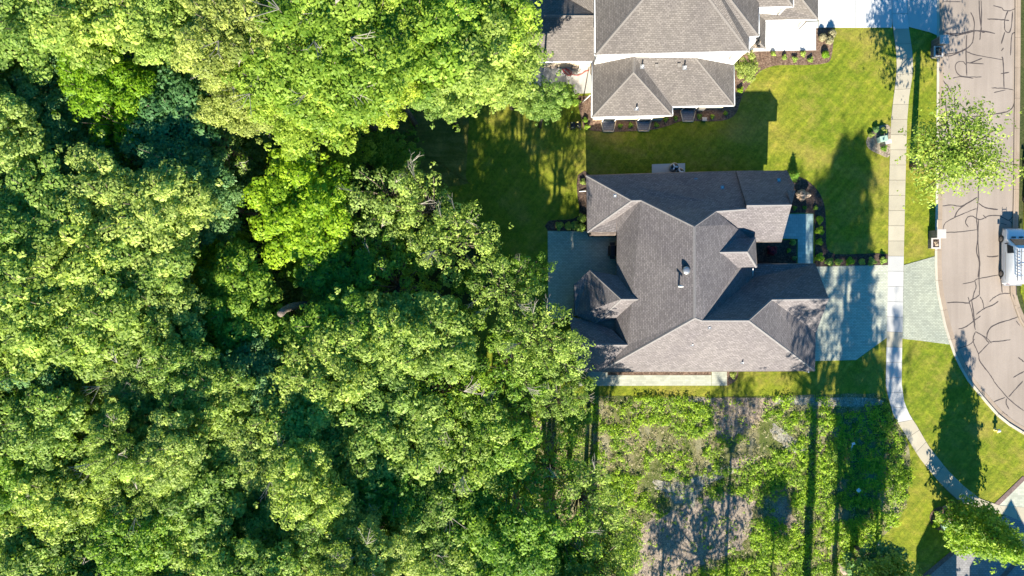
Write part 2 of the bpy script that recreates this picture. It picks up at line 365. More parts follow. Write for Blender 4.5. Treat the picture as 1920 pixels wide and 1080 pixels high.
# tar seams
SEAMS = [((1560, 0, 4.153), [[(868, 0), (868, 250), (862, 440), (858, 600), (900, 670), (930, 720)], [(870, 12), (1000, 14)], [(1160, 0), (1165, 120), (1158, 240), (1150, 310)], [(1145, 0), (1150, 120), (1165, 240)],
 [(875, 250), (960, 275), (1060, 255), (1150, 240), (1270, 262)], [(890, 262), (1000, 260), (1100, 238), (1190, 255)], [(1080, 95), (1108, 170), (1100, 300), (1080, 350), (1010, 400), (870, 425)], [(870, 435), (940, 430), (1060, 370)],
 [(1045, 400), (1130, 430), (1330, 465)], [(1325, 440), (1335, 500), (1340, 690)], [(1315, 575), (1380, 563)], [(1240, 685), (1330, 688), (1415, 702)], [(1260, 722), (1350, 700)],
 [(1050, 270), (1045, 400), (1050, 590)], [(1165, 600), (1090, 600), (1000, 590), (962, 540), (970, 490), (1020, 480), (1040, 500), (1060, 490), (1180, 498)], [(1070, 492), (1170, 455)], [(940, 610), (1000, 597), (1100, 610)],
 [(1255, 43), (1320, 60), (1340, 80), (1400, 80), (1440, 50), (1450, 0)], [(1370, 85), (1345, 160), (1350, 240), (1390, 238), (1405, 90)], [(1210, 148), (1300, 152), (1380, 160)], [(1345, 250), (1320, 340)], [(1450, 90), (1445, 220)], [(1430, 255), (1400, 275), (1392, 430)], [(1338, 373), (1318, 398)],
 [(1425, 755), (1410, 830), (1360, 870), (1250, 890), (1080, 910), (900, 900)]]),
 ((1560, 220, 3.6), [[(742, 450), (735, 600), (735, 765)], [(732, 970), (735, 1080)], [(990, 440), (985, 580), (975, 680), (985, 800), (975, 900), (995, 980), (985, 1080)], [(990, 690), (985, 850), (1000, 1000)],
 [(745, 600), (800, 592), (870, 600), (930, 570), (980, 540)], [(975, 545), (900, 590), (850, 630), (828, 675)], [(990, 580), (1040, 612), (1120, 622)], [(975, 615), (900, 645), (800, 690), (760, 720), (750, 765)],
 [(920, 740), (902, 710), (915, 675), (950, 668), (990, 690), (1030, 680), (1060, 665), (1130, 665), (1190, 695), (1220, 670)], [(1020, 660), (1040, 680)], [(1190, 690), (1220, 720), (1235, 745)], [(1140, 715), (1180, 725)], [(745, 775), (850, 775), (980, 758)], [(1045, 937), (1070, 942), (1125, 935)]]),
 ((1540, 480, 3.6), [[(1055, 0), (1068, 60), (1065, 150), (1068, 240), (1060, 270), (1010, 300), (995, 320)], [(955, 187), (1020, 175), (1065, 152), (1200, 128)], [(1035, 165), (1045, 210), (1030, 250), (1022, 300)], [(1070, 275), (1090, 310), (1098, 355)],
 [(850, 316), (920, 312), (1000, 320)], [(990, 275), (1005, 330), (1025, 420), (1040, 500)], [(1015, 300), (1030, 400), (1035, 470)], [(925, 493), (970, 482), (1020, 445), (1075, 405)], [(1045, 395), (1100, 355), (1160, 330), (1195, 305)],
 [(1135, 310), (1165, 280), (1220, 255), (1310, 253)], [(1210, 150), (1222, 250)], [(1040, 510), (1090, 540), (1135, 590)], [(1050, 515), (1110, 550), (1150, 590)], [(1140, 580), (1210, 575), (1275, 565)],
 [(1350, 402), (1290, 425), (1180, 460), (1130, 500), (1115, 560)], [(1315, 437), (1340, 470)], [(1040, 515), (1025, 570), (1060, 660), (1070, 710), (1130, 790), (1165, 840)], [(1130, 590), (1060, 662)], [(920, 625), (1000, 598), (1035, 560)],
 [(800, 35), (810, 150), (828, 300), (850, 400)], [(865, 510), (920, 620), (980, 740), (1040, 850)], [(1160, 840), (1260, 960), (1368, 1045)], [(1165, 985), (1240, 955)], [(1265, 950), (1310, 900), (1360, 845)], [(1250, 965), (1248, 1000), (1268, 1035)],
 [(1120, 940), (1200, 1030), (1260, 1080)], [(1295, 820), (1368, 780)], [(1330, 685), (1368, 715)], [(1315, 200), (1320, 300), (1365, 420)]])]
rn = random.Random(5); nz = 0
for (ox, oy, k), lines in SEAMS:
    for ln in lines:
        pts = smooth_loop([(ox + x / k, oy + y / k) for x, y in ln], 5, False)
        pts = [(x + rn.uniform(-.35, .35), y + rn.uniform(-.35, .35)) for x, y in pts]
        w0 = rn.uniform(.7, 1.05); L, Rr = [], []
        for i, p in enumerate(pts):
            a = Vector(pts[max(i - 1, 0)]); b = Vector(pts[min(i + 1, len(pts) - 1)]); tt = (b - a).normalized()
            w = w0 * rn.uniform(.7, 1.25) * (.5 if i in (0, len(pts) - 1) else 1)
            L.append((p[0] + tt[1] * w, p[1] - tt[0] * w)); Rr.append((p[0] - tt[1] * w, p[1] + tt[0] * w))
        z = .034 + .0007 * (nz % 8); nz += 1; n = len(pts)
        vs = [g(x, y, z) for x, y in L + Rr]
        mesh_obj('tar_seam', vs, [(i, i + 1, n + i + 1, n + i) for i in range(n - 1)], M['tar'], road)
# sidewalk slabs
SL = [(1673, -60), (1673, 37), (1680.4, 96), (1681.6, 125), (1680, 149), (1675.6, 183), (1671, 225), (1667, 353), (1665.6, 466), (1663, 633), (1662, 663), (1661, 722), (1667.8, 752), (1676, 780), (1694, 809), (1723.8, 858), (1762, 905), (1798, 939), (1840, 957), (1884, 965), (1920, 979), (1990, 1000)]
SR = [(1702, -60), (1702, 37), (1710.5, 96), (1712, 125), (1710.5, 145), (1704.5, 183), (1701, 225), (1697.5, 353), (1695, 466), (1692, 635), (1691.4, 663), (1690.6, 719), (1695.5, 755), (1706.7, 780), (1717.8, 796), (1741.5, 837), (1777, 881.5), (1806.7, 911), (1839, 936), (1875, 948), (1920, 951), (1990, 970)]
walk = slab('sidewalk', smooth_loop(SL, 3, False) + smooth_loop(SR, 3, False)[::-1], .12, M['joint'], kind='structure')
seg = []
for i in range(len(SL) - 1):
    L = math.hypot((SL[i + 1][0] + SR[i + 1][0] - SL[i][0] - SR[i][0]) / 2, (SL[i + 1][1] + SR[i + 1][1] - SL[i][1] - SR[i][1]) / 2); seg.append(L)
tot = sum(seg)
def walk_at(s):
    for i, L in enumerate(seg):
        if s <= L or i == len(seg) - 1:
            k = s / L; f = lambda A: (A[i][0] + (A[i + 1][0] - A[i][0]) * k, A[i][1] + (A[i + 1][1] - A[i][1]) * k)
            return f(SL), f(SR)
        s -= L
n = round(tot / 28.2)
for i in range(n):
    a0, b0 = walk_at(tot * i / n + .3); a1, b1 = walk_at(tot * (i + 1) / n - .3); am, bm = walk_at(tot * (i + .5) / n)
    y = (a0[1] + a1[1]) / 2
    m = M['con_white'] if y < 40 else M['con_new'] if (466 < y < 636 or 660 < y < 805) else M['con_tan']
    slab('slab', [a0, am, a1, b1, bm, b0], .15 + .004 * math.sin(i * 2.3), m, walk, z0=.06)
# driveways, walks, patios (all flush with the lawn)
drv = slab('driveway', [(1524, 500), (1665, 497), (1663, 633), (1605, 675), (1520, 677)], .135, M['paver'], kind='structure')
slab('driveway', [(1695, 497), (1753.5, 480.5), (1754.5, 522), (1757.5, 550), (1762.5, 572), (1768.5, 602), (1780.5, 646), (1735, 640), (1692, 635)], .135, M['paver_apron'], kind='structure')
slab('entry_walk', [(1463, 401), (1525, 401), (1524.5, 495), (1496, 495), (1496, 448), (1458, 447)], .14, M['paver_teal'], kind='structure')
slab('patio', [(1027, 433), (1160, 434), (1160, 520), (1080, 592), (1028, 600)], .14, M['paver'], kind='structure')
slab('side_walk', [(1085, 697), (1139, 697), (1139, 703.5), (1334, 703.5), (1334, 723), (1085, 723.5)], .14, M['paver_pale'], kind='structure')
slab('side_walk', [(1334.6, 697), (1363, 697), (1363, 723), (1334.6, 723)], .145, M['paver_pale'], kind='structure')
slab('mulch_bed', [(1139, 694), (1334, 694), (1334, 703.2), (1139, 703.2)], .13, M['mulch'], kind='structure')
slab('mulch_bed', smooth_loop([(1363.5, 690), (1383, 692), (1383, 707), (1378, 715), (1368, 721), (1363.5, 722)], 3), .13, M['mulch'], kind='structure')
slab('concrete_pad', [(1222.7, 308), (1284.4, 306), (1284.6, 335), (1222.7, 335)], .2, M['con_white'], kind='structure')
udrv = slab('concrete_driveway', [(1535, -300), (1672.6, -300), (1672.6, 50.6), (1535, 52)], .12, M['joint'], kind='structure')
for x0, x1 in ((1535, 1604), (1604, 1672.6)):
    for k in range(4):
        y1 = 51.5 - k * 62; slab('slab', [(x0 + .3, y1 - 61.5), (x1 - .3, y1 - 61.5), (x1 - .3, y1), (x0 + .3, y1)], .15, M['con_white'], udrv, z0=.06)
slab('concrete_apron', [(1702.5, -100), (1757, -100), (1757.5, 66), (1743, 60), (1702.5, 49.5)], .14, M['con_new'], kind='structure')
slab('concrete_walk', [(1400, 44), (1534.5, 40), (1534.5, 52), (1530, 52.6), (1530, 94), (1400, 96.5)], .16, M['con_white'], kind='structure')
slab('concrete_patio', [(960, 110), (1112, 110), (1112, 174), (1090, 175), (960, 178)], .14, M['con_new'], kind='structure')
# beds
def bed(pts, m, edge=True, sub=4, name='mulch_bed'):
    lp = smooth_loop(pts, sub)
    slab(name, lp, .13, M[m], kind='structure')
bed([(1085, 190), (1092, 230), (1095.6, 241), (1120, 246), (1148, 247), (1216, 244), (1252, 236), (1280, 227), (1332, 227.5), (1363, 224), (1380, 212), (1387.6, 192), (1395, 173), (1409, 154), (1423.7, 135), (1448, 124), (1476, 121.6), (1513, 121.6), (1544, 119), (1558.6, 108), (1561, 53), (1531, 53), (1500, 90), (1380, 90), (1200, 200), (1106, 180)], 'mulch')
bed([(1083, 329), (1110, 330), (1110, 440), (1100, 432.5), (1027, 432.5), (1029, 414), (1060, 412), (1086, 404), (1083, 370)], 'darkmulch', sub=2)
bed([(1470, 322), (1478, 324), (1491, 329), (1511, 337), (1527, 350), (1538, 364), (1545.6, 384), (1548, 402), (1549, 440), (1551, 466), (1567, 476.5), (1610, 476), (1663, 476.5), (1664, 498), (1545, 498.5), (1527, 498), (1526, 400), (1465, 400)], 'darkmulch', sub=2)
bed([(1410, 450), (1494, 450), (1494, 496), (1410, 496)], 'darkmulch', sub=1)
bed([(1625, 262), (1640, 241), (1669, 237), (1668, 291.7), (1649, 289), (1629, 278)], 'mulchedge')
bed([(1708, 300), (1716, 293), (1725, 300), (1717, 308)], 'mulchedge')
bed([(1744, 965), (1762, 950), (1785, 960), (1790, 985), (1765, 995), (1748, 985)], 'mulch')
bed([(985, 176), (1030, 174), (1085, 178), (1086, 190), (1060, 192), (1020, 200), (988, 196)], 'mulch')
_vn = np.random.default_rng(99).uniform(0, 1, (64, 64))
def vn(x, y):
    xi, yi = math.floor(x), math.floor(y); a, b = x - xi, y - yi; a = a * a * (3 - 2 * a); b = b * b * (3 - 2 * b)
    q = lambda i, j: _vn[(xi + i) % 64, (yi + j) % 64]
    return (q(0, 0) * (1 - a) + q(1, 0) * a) * (1 - b) + (q(0, 1) * (1 - a) + q(1, 1) * a) * b
def nz(x, y, f, s): return .5 * vn(x * f + s * 7, y * f + s * 3) + .3 * vn(x * f * 2.3 + s, y * f * 2.3) + .2 * vn(x * f * 5.1, y * f * 5.1 + s)
# bare patches of the field
def patch(pts, m, seed, amp=5, z=.125, name='bare_soil'):
    lp = smooth_loop(pts, 9); cx = sum(p[0] for p in lp) / len(lp); cy = sum(p[1] for p in lp) / len(lp); q = []
    for x, y in lp:
        d = math.hypot(x - cx, y - cy) + 1e-6; k = (vn(x * .09 + seed, y * .09) - .5) * 16 + (vn(x * .3, y * .3 + seed) - .5) * 10 + (vn(x * .8, y * .8 + seed) - .5) * 5
        if y < 752: k = min(k, 0)
        k = max(k * min(1, d / 30), -d * .5); q.append((x + (x - cx) / d * k, y + (y - cy) / d * k))
    slab(name, q, z, M[m], kind='structure')
patch([(1245, 962), (1280, 948), (1300, 937), (1353, 923), (1407, 920), (1410, 955), (1397, 1020), (1360, 1040), (1297, 1073), (1240, 1100), (1195, 1100), (1200, 1030), (1207, 980)], 'gravel', 3)
patch([(1318, 748), (1440, 746), (1455, 752), (1432, 780), (1415, 800), (1380, 820), (1350, 822), (1330, 800), (1322, 775)], 'tansoil', 4)
patch([(1290, 748), (1560, 745), (1650, 748), (1640, 760), (1560, 762), (1480, 758), (1400, 760), (1320, 756)], 'straw', 5, 3, z=.122)
patch([(1220, 900), (1262, 905), (1290, 900), (1330, 885), (1380, 872), (1372, 888), (1335, 905), (1310, 925), (1295, 950), (1268, 940), (1240, 925)], 'straw', 6, 5, z=.129)
patch([(1450, 960), (1470, 935), (1488, 960), (1492, 990), (1470, 998), (1452, 985)], 'tansoil', 7, 4)
patch([(1375, 860), (1420, 855), (1412, 870), (1385, 876)], 'tansoil', 8, 4, z=.133)
patch([(1455, 800), (1500, 830), (1520, 850), (1490, 850), (1450, 820)], 'straw', 9, 4)
patch([(975, 835), (985, 810), (1015, 798), (1020, 812), (1000, 835), (978, 850)], 'tansoil', 10, 3)
patch([(925, 765), (945, 758), (965, 772), (975, 790), (960, 800), (935, 785)], 'tansoil', 11, 3)
# neighbour's paved drive, bottom right
slab('paved_drive', [(1866, 951), (1874, 945), (1925, 897), (2000, 830), (2100, 940), (1990, 960), (1920, 951)], .135, M['paver_pale'], kind='structure')
slab('drive_border', [(1864, 945), (1918, 893), (1925, 897), (1872, 949)], .14, M['paver_brown'], kind='structure')
slab('paved_drive', [(1884, 966), (1990, 1000), (1900, 1110), (1860, 1160), (1600, 1160), (1735, 1081), (1809, 1021), (1850, 985)], .135, M['paver_grey'], kind='structure')
slab('drive_border', [(1850, 980), (1855, 984), (1812, 1020), (1737, 1084), (1640, 1160), (1630, 1160), (1729, 1079), (1806, 1015)], .14, M['paver_brown'], kind='structure')
slab('drive_border', [(1935, 1018), (1941, 1022), (1878, 1090), (1870, 1085)], .14, M['paver_brown'], kind='structure')

# ------------------------------------------------------------ roofs and houses
def roof_mesh(name, planes, m, parent, thick=.16, **k):
    vmap, vs, fs = {}, [], []
    for pl in planes:
        f = []
        for p in pl:
            key = tuple(p)
            if key not in vmap: vmap[key] = len(vs); vs.append(g(*p))
            f.append(vmap[key])
        a = [vs[i] for i in f]; nrm = Vector((0, 0, 0))
        for i in range(len(a)): nrm += a[i].cross(a[(i + 1) % len(a)])
        if nrm.z < 0: f = f[::-1]
        fs.append(f)
    me = bpy.data.meshes.new(name); me.from_pydata([tuple(v) for v in vs], [], fs); me.update()
    uv = me.uv_layers.new(name='UVMap')
    for p in me.polygons:
        n = p.normal; u = Vector((0, 0, 1)).cross(n)
        u = u.normalized() if u.length > .01 else Vector((1, 0, 0)); w = n.cross(u)
        for li in p.loop_indices:
            co = me.vertices[me.loops[li].vertex_index].co; uv.data[li].uv = (co.dot(u) + 31, co.dot(w) + 17)
    o = link(name, me, m, parent, **k)
    s = o.modifiers.new('thickness', 'SOLIDIFY'); s.thickness = thick; s.offset = -1
    return o
def caps(roof, edges, m, w=.13, hh=.035):
    for a, b in edges:
        A, B = g(*a), g(*b); mb = MB(); d = B - A; L = d.length; t = d.normalized()
        side = t.cross(Vector((0, 0, 1))).normalized(); up = side.cross(t).normalized()
        n = max(1, int(L / 1.0)); vs = []
        for i in range(n + 1):
            P = A + d * i / n
            vs += [P - side * w - up * .05, P + up * hh, P + side * w - up * .05]
        mesh_obj('ridge_cap', vs, [q for i in range(n) for q in ((3 * i, 3 * i + 3, 3 * i + 4, 3 * i + 1), (3 * i + 1, 3 * i + 4, 3 * i + 5, 3 * i + 2))], m, roof)
def gutters(parent, edges, m, r=.07, name='gutter'):
    for a, b in edges:
        A, B = g(*a), g(*b); A.z -= .07; B.z -= .07
        MB().tube([A, B], r, 4).build(name, m, parent)
def gable_end(mb, X, prof):            # vertical wall of constant X; prof: (Y, z)
    n = len(prof); vs = [gr(X, y, z) for y, z in prof] + [gr(X - 5, y, z) for y, z in prof]
    mb.add(vs, [tuple(range(n)), tuple(range(n, 2 * n))[::-1]] + [(i, (i + 1) % n, n + (i + 1) % n, n + i) for i in range(n)])
def house_wall(parent, polys, m):
    for pts, z1 in polys:
        MB().prism([gr(x, y)[:2] for x, y in pts], .0, z1).build('wall', m, parent)
def pipe(roof, px, py, h, hh, r=.06, m=None, name='vent_pipe'):
    p = g(px, py, h + hh); MB().tube([(p.x, p.y, h - .1), (p.x, p.y, h + hh)], r, 8).build(name, m or M['white'], roof)
    MB().box((p.x, p.y, h + .03), (r * 5, r * 5, .03)).build('vent_flashing', M['metal'], roof)

# --- the lower (near) house
hA = empty('house', (0, 0, 0), label='single storey house with sprawling greige hipped roof and dark shaded northern slopes', cat='house')
A = (1099, 329, 3); A2 = (1380, 321, 3); B = (1184, 376, 5.1); C = (1202, 375.5, 5.1); D = (1302, 425, 8); D2 = (1303, 596, 8)
E = (1343, 396, 6.5); F = (1400, 392, 6.55); SWc = (1101, 435, 3); SEc = (1156, 435, 3); Vc = (1155.6, 409, 3.1); W1 = (1157, 435, 3.0)
NB0 = (1380, 320, 3.25); NB1 = (1475.6, 319.6, 3.25); NBc = (1489.5, 347, 5.15); Rg = (1484.4, 384, 6.75); F2 = (1400, 385, 6.75)
SEw = (1465.6, 453, 4.6); SWw = (1400, 453, 4.6); V1 = (1372, 421, 5.9)
DA = (1332, 473, 6.65); DB = (1401, 472, 6.65); DNE = (1416.5, 445.5, 5.5); DSE = (1419, 501, 5.5); DNW = (1365.6, 446.5, 5.7); DSW = (1366, 501.5, 5.7)
GR0 = (1317, 601, 7.78); GR1 = (1404, 601, 7.75); GK = (1447, 562, 6.0); GE = (1554, 560, 5.95); GN0 = (1396, 495, 3); GN1 = (1529, 495, 3); GS = (1530, 624, 3)
SE = (1528, 695, 3); SW = (1131.5, 692, 3.2); SWe = (1082, 697, 3)
L0 = (1078, 646.5, 5); L1 = (1177, 646.7, 4.45); L2 = (1066, 592, 3)
BA = (1105.6, 506.7, 3); BB = (1077, 533, 3); BC = (1078, 591, 3); BD = (1116, 605.6, 3); BR0 = (1164.4, 561, 5); BR1 = (1208, 561, 5); BE = (1159, 517, 3.2); BS = (1154, 598, 3.1)
roofA = roof_mesh('roof', [
    [A, B, SWc], [SWc, B, C, Vc, SEc], [A, A2, F, E, D, C, B],
    [C, D, D2, SW, L1, (1154, 620, 3.2), (1157, 435, 3.0), Vc],
    [D, E, V1, (1416, 453, 4.5), (1413, 520, 3.4), GR0, D2],
    [E, F, (1400, 453, 4.6), (1416, 453, 4.5), V1], [F, F2, Rg, SEw, (1400, 453, 4.6)],
    [NB0, NB1, NBc, Rg, F2],
    [(1413, 520, 3.4), (1396, 495, 3), GN1, GE, GK, GR1, GR0],
    [GR1, GK, GS, SE], [GK, GE, GS], [D2, GR0, GR1, SE, (1131.5, 697, 3), SW],
    [L2, (1117, 606, 3.05), (1149, 619, 3.5), L1, L0], [L0, L1, SW, (1131.5, 697, 3), SWe],
    [BA, BE, BR1, BR0], [BA, BR0, BD, BC, BB], [BR0, BR1, BS, BD],
], M['shingle'], hA)
dorm = roof_mesh('dormer_roof', [[DA, DB, DNE, DNW], [DA, DSW, DSE, DB], [DB, DSE, DNE]], M['shingle'], hA)
tri = roof_mesh('roof_facet', [[(1475.6, 356.7, 5.9), (1492, 356.7, 5.2), (1484.4, 383, 6.9)]], M['shingle'], hA, .1)
caps(roofA, [(A, B), (B, SWc), (B, C), (C, D), (D, E), (E, F), (F2, Rg), (D, D2), (D2, SW), (D2, GR0), (GR0, GR1), (GR1, SE), (GK, GE), (GR1, GK), (L0, L1), (BA, BR0), (BR0, BR1), (BR0, BD)], M['cap'])
caps(dorm, [(DA, DB), (DB, DNE), (DB, DSE)], M['cap'])
gutters(hA, [((1131, 697, 3), SE), (W1, (1157, 530, 3)), (GN0, GN1), (SEw, (1418, 453, 4.6)), (SWc, SEc), (BC, BB), (A, A2), (DNE, DSE)], M['gutter_dark'])
house_wall(hA, [([(142, -193), (465, -201), (465, -90), (412, -90), (412, -35), (534, -35), (534, 140), (123, 140), (123, 52), (152, 52), (119, 42), (119, -3), (145, -24), (196, -24), (196, -96), (142, -96)], 2.85)], M['brick'])
MB().prism([gr(x, y)[:2] for x, y in [(380, -120), (465, -120), (465, -90), (380, -90)]], 2.8, 4.35).build('wall', M['brick'], hA)
MB().prism([gr(x, y)[:2] for x, y in [(360, -84), (413, -84), (413, -39), (360, -39)]], 2.8, 5.25).build('wall', M['brick'], hA)
mb = MB(); gable_end(mb, 534, [(-35, 2.85), (19, 5.65), (76, 2.85)]); mb.build('gable_wall', M['siding'], hA)
mb = MB(); gable_end(mb, 465, [(-201, 2.9), (-178, 4.7), (-141, 6.4), (-90, 4.3), (-90, 2.8)]); mb.build('gable_wall', M['siding'], hA)
mb = MB(); gable_end(mb, 124, [(55, 2.85), (98, 4.7), (140, 2.85)]); mb.build('gable_wall', M['siding'], hA)
gd = MB().box(gr(537, 107, 1.2), (.08, 4.9, 2.3)).build('garage_door', M['white'], hA)
for k in range(4): MB().box(gr(538.3, 107, .4 + k * .55), (.06, 4.7, .48)).build('door_panel', M['siding_white'], gd)
MB().box(gr(537, 20, 1.2), (.08, 4.9, 2.3)).build('garage_door', M['white'], hA)
for x, y, w, ax in ((215, 143, 1.4, 0), (300, 143, 1.8, 0), (400, 143, 1.4, 0), (193, -60, 2.2, 1), (139, -145, 1.6, 1), (116, 20, 1.6, 1), (430, -87, 1.2, 0), (250, -196, 1.6, 0)):
    d = (w, .1, 1.3) if ax == 0 else (.1, w, 1.3); wn = MB().box(gr(x, y, 1.6), d).build('window', M['white'], hA)
    MB().box(gr(x, y, 1.6) + Vector((0, 0, 0)), tuple(q - .16 if q > .2 else q + .03 for q in d)).build('pane', M['glass'], wn)
# things on its roof
p = g(1288, 507, 7.9); fl = MB().lathe((p.x, p.y, 6.9), [(.32, 0), (.32, .75), (.36, .78), (.36, .92), (.2, 1.0)], 20).build('flue_cap', M['metal'], roofA)
p = g(1276.5, 536, 7.9); MB().tube([(p.x, p.y, 6.8), (p.x, p.y, 7.9)], .07, 8).tube([(p.x - .22, p.y - .05, 7.9), (p.x + .22, p.y - .05, 7.9)], .07, 8).build('vent_pipe', M['white'], roofA)
for px, py, h, hh in ((1154, 366, 4.9, .35), (1299, 646, 5.5, .25), (1331, 614, 7.2, .12), (1394, 680, 3.9, .4), (1355, 351, 4.5, .12), (1461, 337, 4.4, .12), (1305, 337, 3.5, .06)):
    pipe(roofA, px, py, h, hh)
p = g(1204, 599, 4.95); MB().box(p, (.4, .45, .3), 0, (R(-25), 'Y')).build('roof_vent', M['darkmetal'], roofA)
p0 = g(1099, 358, .3); p1 = g(1086, 359, .15); MB().tube([p0, p1], .05, 6).build('downspout', M['white'], hA)
p0 = g(1412, 500, 5.0); MB().tube([g(1412, 503, 5.2), g(1411.5, 518, 4.0)], .04, 6).build('downspout', M['white'], hA)

# --- the upper (two storey) house
hB = empty('house', (0, 0, 0), label='two storey cream house with brown hipped roofs and white gutters', cat='house')
PK = (1272, -81, 10.4); PK2 = (1306, -85, 10.4); PN = (1272, -330, 10.4); PN2 = (1306, -330, 10.4)
a0 = (1116, 103, 6.5); a1 = (1404.5, 95.5, 6.5); a2 = (1404.5, 69, 6.5); a3 = (1423, 67, 6.5)
roofB = roof_mesh('roof', [[(1115.5, -330, 6.5), a0, PK, PN], [a0, a1, PK], [a1, a2, PK2, PK], [a2, a3, PK2], [a3, (1423, -330, 6.5), PN2, PK2], [PK, PK2, PN2, PN]], M['shingle2'], hB)
b0 = (1400, 14, 6.2); b1 = (1487.5, 12, 6.2)
roofC = roof_mesh('roof', [[b0, b1, (1437, -60, 8.6), (1400, -60, 8.6)], [b1, (1487.5, -330, 6.2), (1437, -330, 8.6), (1437, -60, 8.6)]], M['shingle2'], hB)
c1 = (1435, 38, 3.1); c2 = (1534.5, 36, 3.1); c3 = (1500, -8, 4.9)
roofD = roof_mesh('roof', [[(1405, 26, 4.4), (1423, 29, 4.0), c1, c2, c3, (1405, -8, 4.9)], [c2, (1534.5, -330, 3.1), (1500, -330, 4.9), c3],
    [(1423, 29, 4.0), c1, (1436, 90.5, 3.1), (1412, 68, 4.4), (1412, 27, 4.4)], [(1412, 68, 4.4), (1436, 90.5, 3.1), (1398, 91.5, 3.1), (1396, 67, 4.4)]], M['shingle2'], hB)
d0 = (1110, 219.6, 3); d1 = (1188, 135, 5.35); d2 = (1261, 216, 3); d3 = (1260.5, 199.5, 3); d4 = (1191, 106, 5.2); d5 = (1377, 197.4, 3); d6 = (1301, 104, 5.1); d7 = (1190, 92, 5.4)
roofE = roof_mesh('roof', [[d0, d1, d7, (1111, 92, 3)], [d0, d1, d2], [d1, d2, d3, d4, d7], [d4, d3, d5, d6], [d6, d5, (1376, 85, 3), (1305, 85, 5.1)]], M['shingle2'], hB)
e0 = (975, 116, 3); e1 = (1114, 115, 3); e2 = (1120, 29, 5.2); e3 = (975, 29, 5.2)
roofF = roof_mesh('roof', [[e0, e1, e2, e3], [e3, e2, (1120, -70, 3), (975, -70, 3)], [(1065, -3, 4.6), (1117, -3, 5.9), (1117, 27, 5.3)]], M['shingle2'], hB)
caps(roofB, [(a0, PK), (a1, PK), (a3, PK2), (a2, PK2)], M['cap2'], .15)
caps(roofC, [(b1, (1437, -60, 8.6))], M['cap2']); caps(roofD, [(c2, c3), ((1412, 68, 4.4), (1436, 90.5, 3.1))], M['cap2'])
caps(roofE, [(d0, d1), (d1, d2), (d6, d5), (d1, d7), (d4, d3)], M['cap2']); caps(roofF, [(e3, e2)], M['cap2'])
gutters(hB, [((1115.5, -100, 6.5), a0), (a0, a1), (a1, a2), (a2, a3), (a3, (1423, 14, 6.5)), (b0, b1), (b1, (1487.5, -100, 6.2)), (c1, c2), (c2, (1534.5, -100, 3.1)), (c1, (1436, 90.5, 3.1)), (d0, d2), (d2, d3), (d3, d5), (d5, (1376, 100, 3)), (d0, (1111, 95, 3)), (e0, e1), ((1436, 90.5, 3.1), (1398, 91.5, 3.1))], M['gutter'], .09)
house_wall(hB, [([(147, -400), (396, -400), (396, -1000), (147, -1000)], 6.35), ([(390, -418), (414, -418), (414, -1000), (390, -1000)], 6.35), ([(405, -484), (474, -484), (474, -1000), (405, -1000)], 6.05)], M['siding_white'])
house_wall(hB, [([(151, -314), (280, -314), (280, -335), (391, -335), (391, -420), (151, -420)], 2.85), ([(414, -493), (542, -493), (542, -1000), (414, -1000)], 2.95), ([(20, -413), (150, -413), (150, -580), (20, -580)], 2.85), ([(395, -437), (447, -437), (447, -500), (395, -500)], 2.9)], M['siding'])
for x, y, w, z in ((180, -312, 1.3, .75), (246, -312, 1.3, .75), (329, -333, 1.3, .75), (465, -491, 3.0, 2.0)):
    wn = MB().box(gr(x, y, z), (w, .1, 1.2)).build('window', M['white'], hB); MB().box(gr(x, y, z), (w - .16, .13, 1.04)).build('pane', M['glass'], wn)
for (x, y) in ((180, -302), (246, -303), (329, -321)):     # window wells along the south wall
    ww = MB(); c = gr(x, y, .1)
    ww.prism([(c.x - .75, c.y + .55), (c.x + .75, c.y + .55), (c.x + .5, c.y - .5), (c.x - .5, c.y - .5)], .1, .135)
    w_ = ww.build('window_well', M['paver_grey'], hB)
    for (u0, v0, u1, v1) in ((-.75, .55, -.5, -.5), (.75, .55, .5, -.5), (-.5, -.5, .5, -.5)):
        MB().tube([(c.x + u0, c.y + v0, .2), (c.x + u1, c.y + v1, .2)], .06, 4).build('rim', M['siding'], w_)
for px, py, h, hh in ((1206, 122, 4.9, .5), (1286, 124, 4.8, .5), (1195, 201, 3.4, .5)): pipe(roofE, px, py, h, hh, .08)
for px, py in ((1231, 123), (1273, 122)): p = g(px, py, 4.85); MB().box(p, (.32, .32, .14), 0, (R(27), 'X')).build('roof_vent', M['cap2'], roofE)
MB().tube([g(1107, 178, 2.2), g(1093, 191, .2)], .05, 6).build('downspout', M['white'], hB)
MB().tube([g(1514, 38, 3.0), g(1499, 54, .3)], .05, 6).build('downspout', M['gutter_dark'], hB)
MB().tube([g(1470, 13, 6.1), g(1457, 29, 4.0)], .05, 6).build('downspout', M['gutter_dark'], hB)
MB().tube([g(1377, 99, 6.3), g(1367, 110, 4.9)], .05, 6).build('downspout', M['gutter_dark'], hB)
MB().box(gr(350, -331, .9), (.6, .2, .9)).build('meter_box', M['metal'], hB)
rn = random.Random(3)
for i in range(26):  # leaf debris lying on the small porch roof, built as loose lumps
    p = g(1405 + rn.uniform(1, 17), 73 + rn.uniform(0, 17), 3.6); r = rn.uniform(.1, .2)
    MB().lathe((p.x, p.y, 4.35 - (p.y - gr(0, -429).y) * 0 - .35 - rn.uniform(0, .2) - (90 - 73) * .0), [(r * .6, 0), (r, r * .4), (r * .5, r * .8)], 6).build('stone', M['tyre' if i % 2 else 'mulchedge'], roofD)

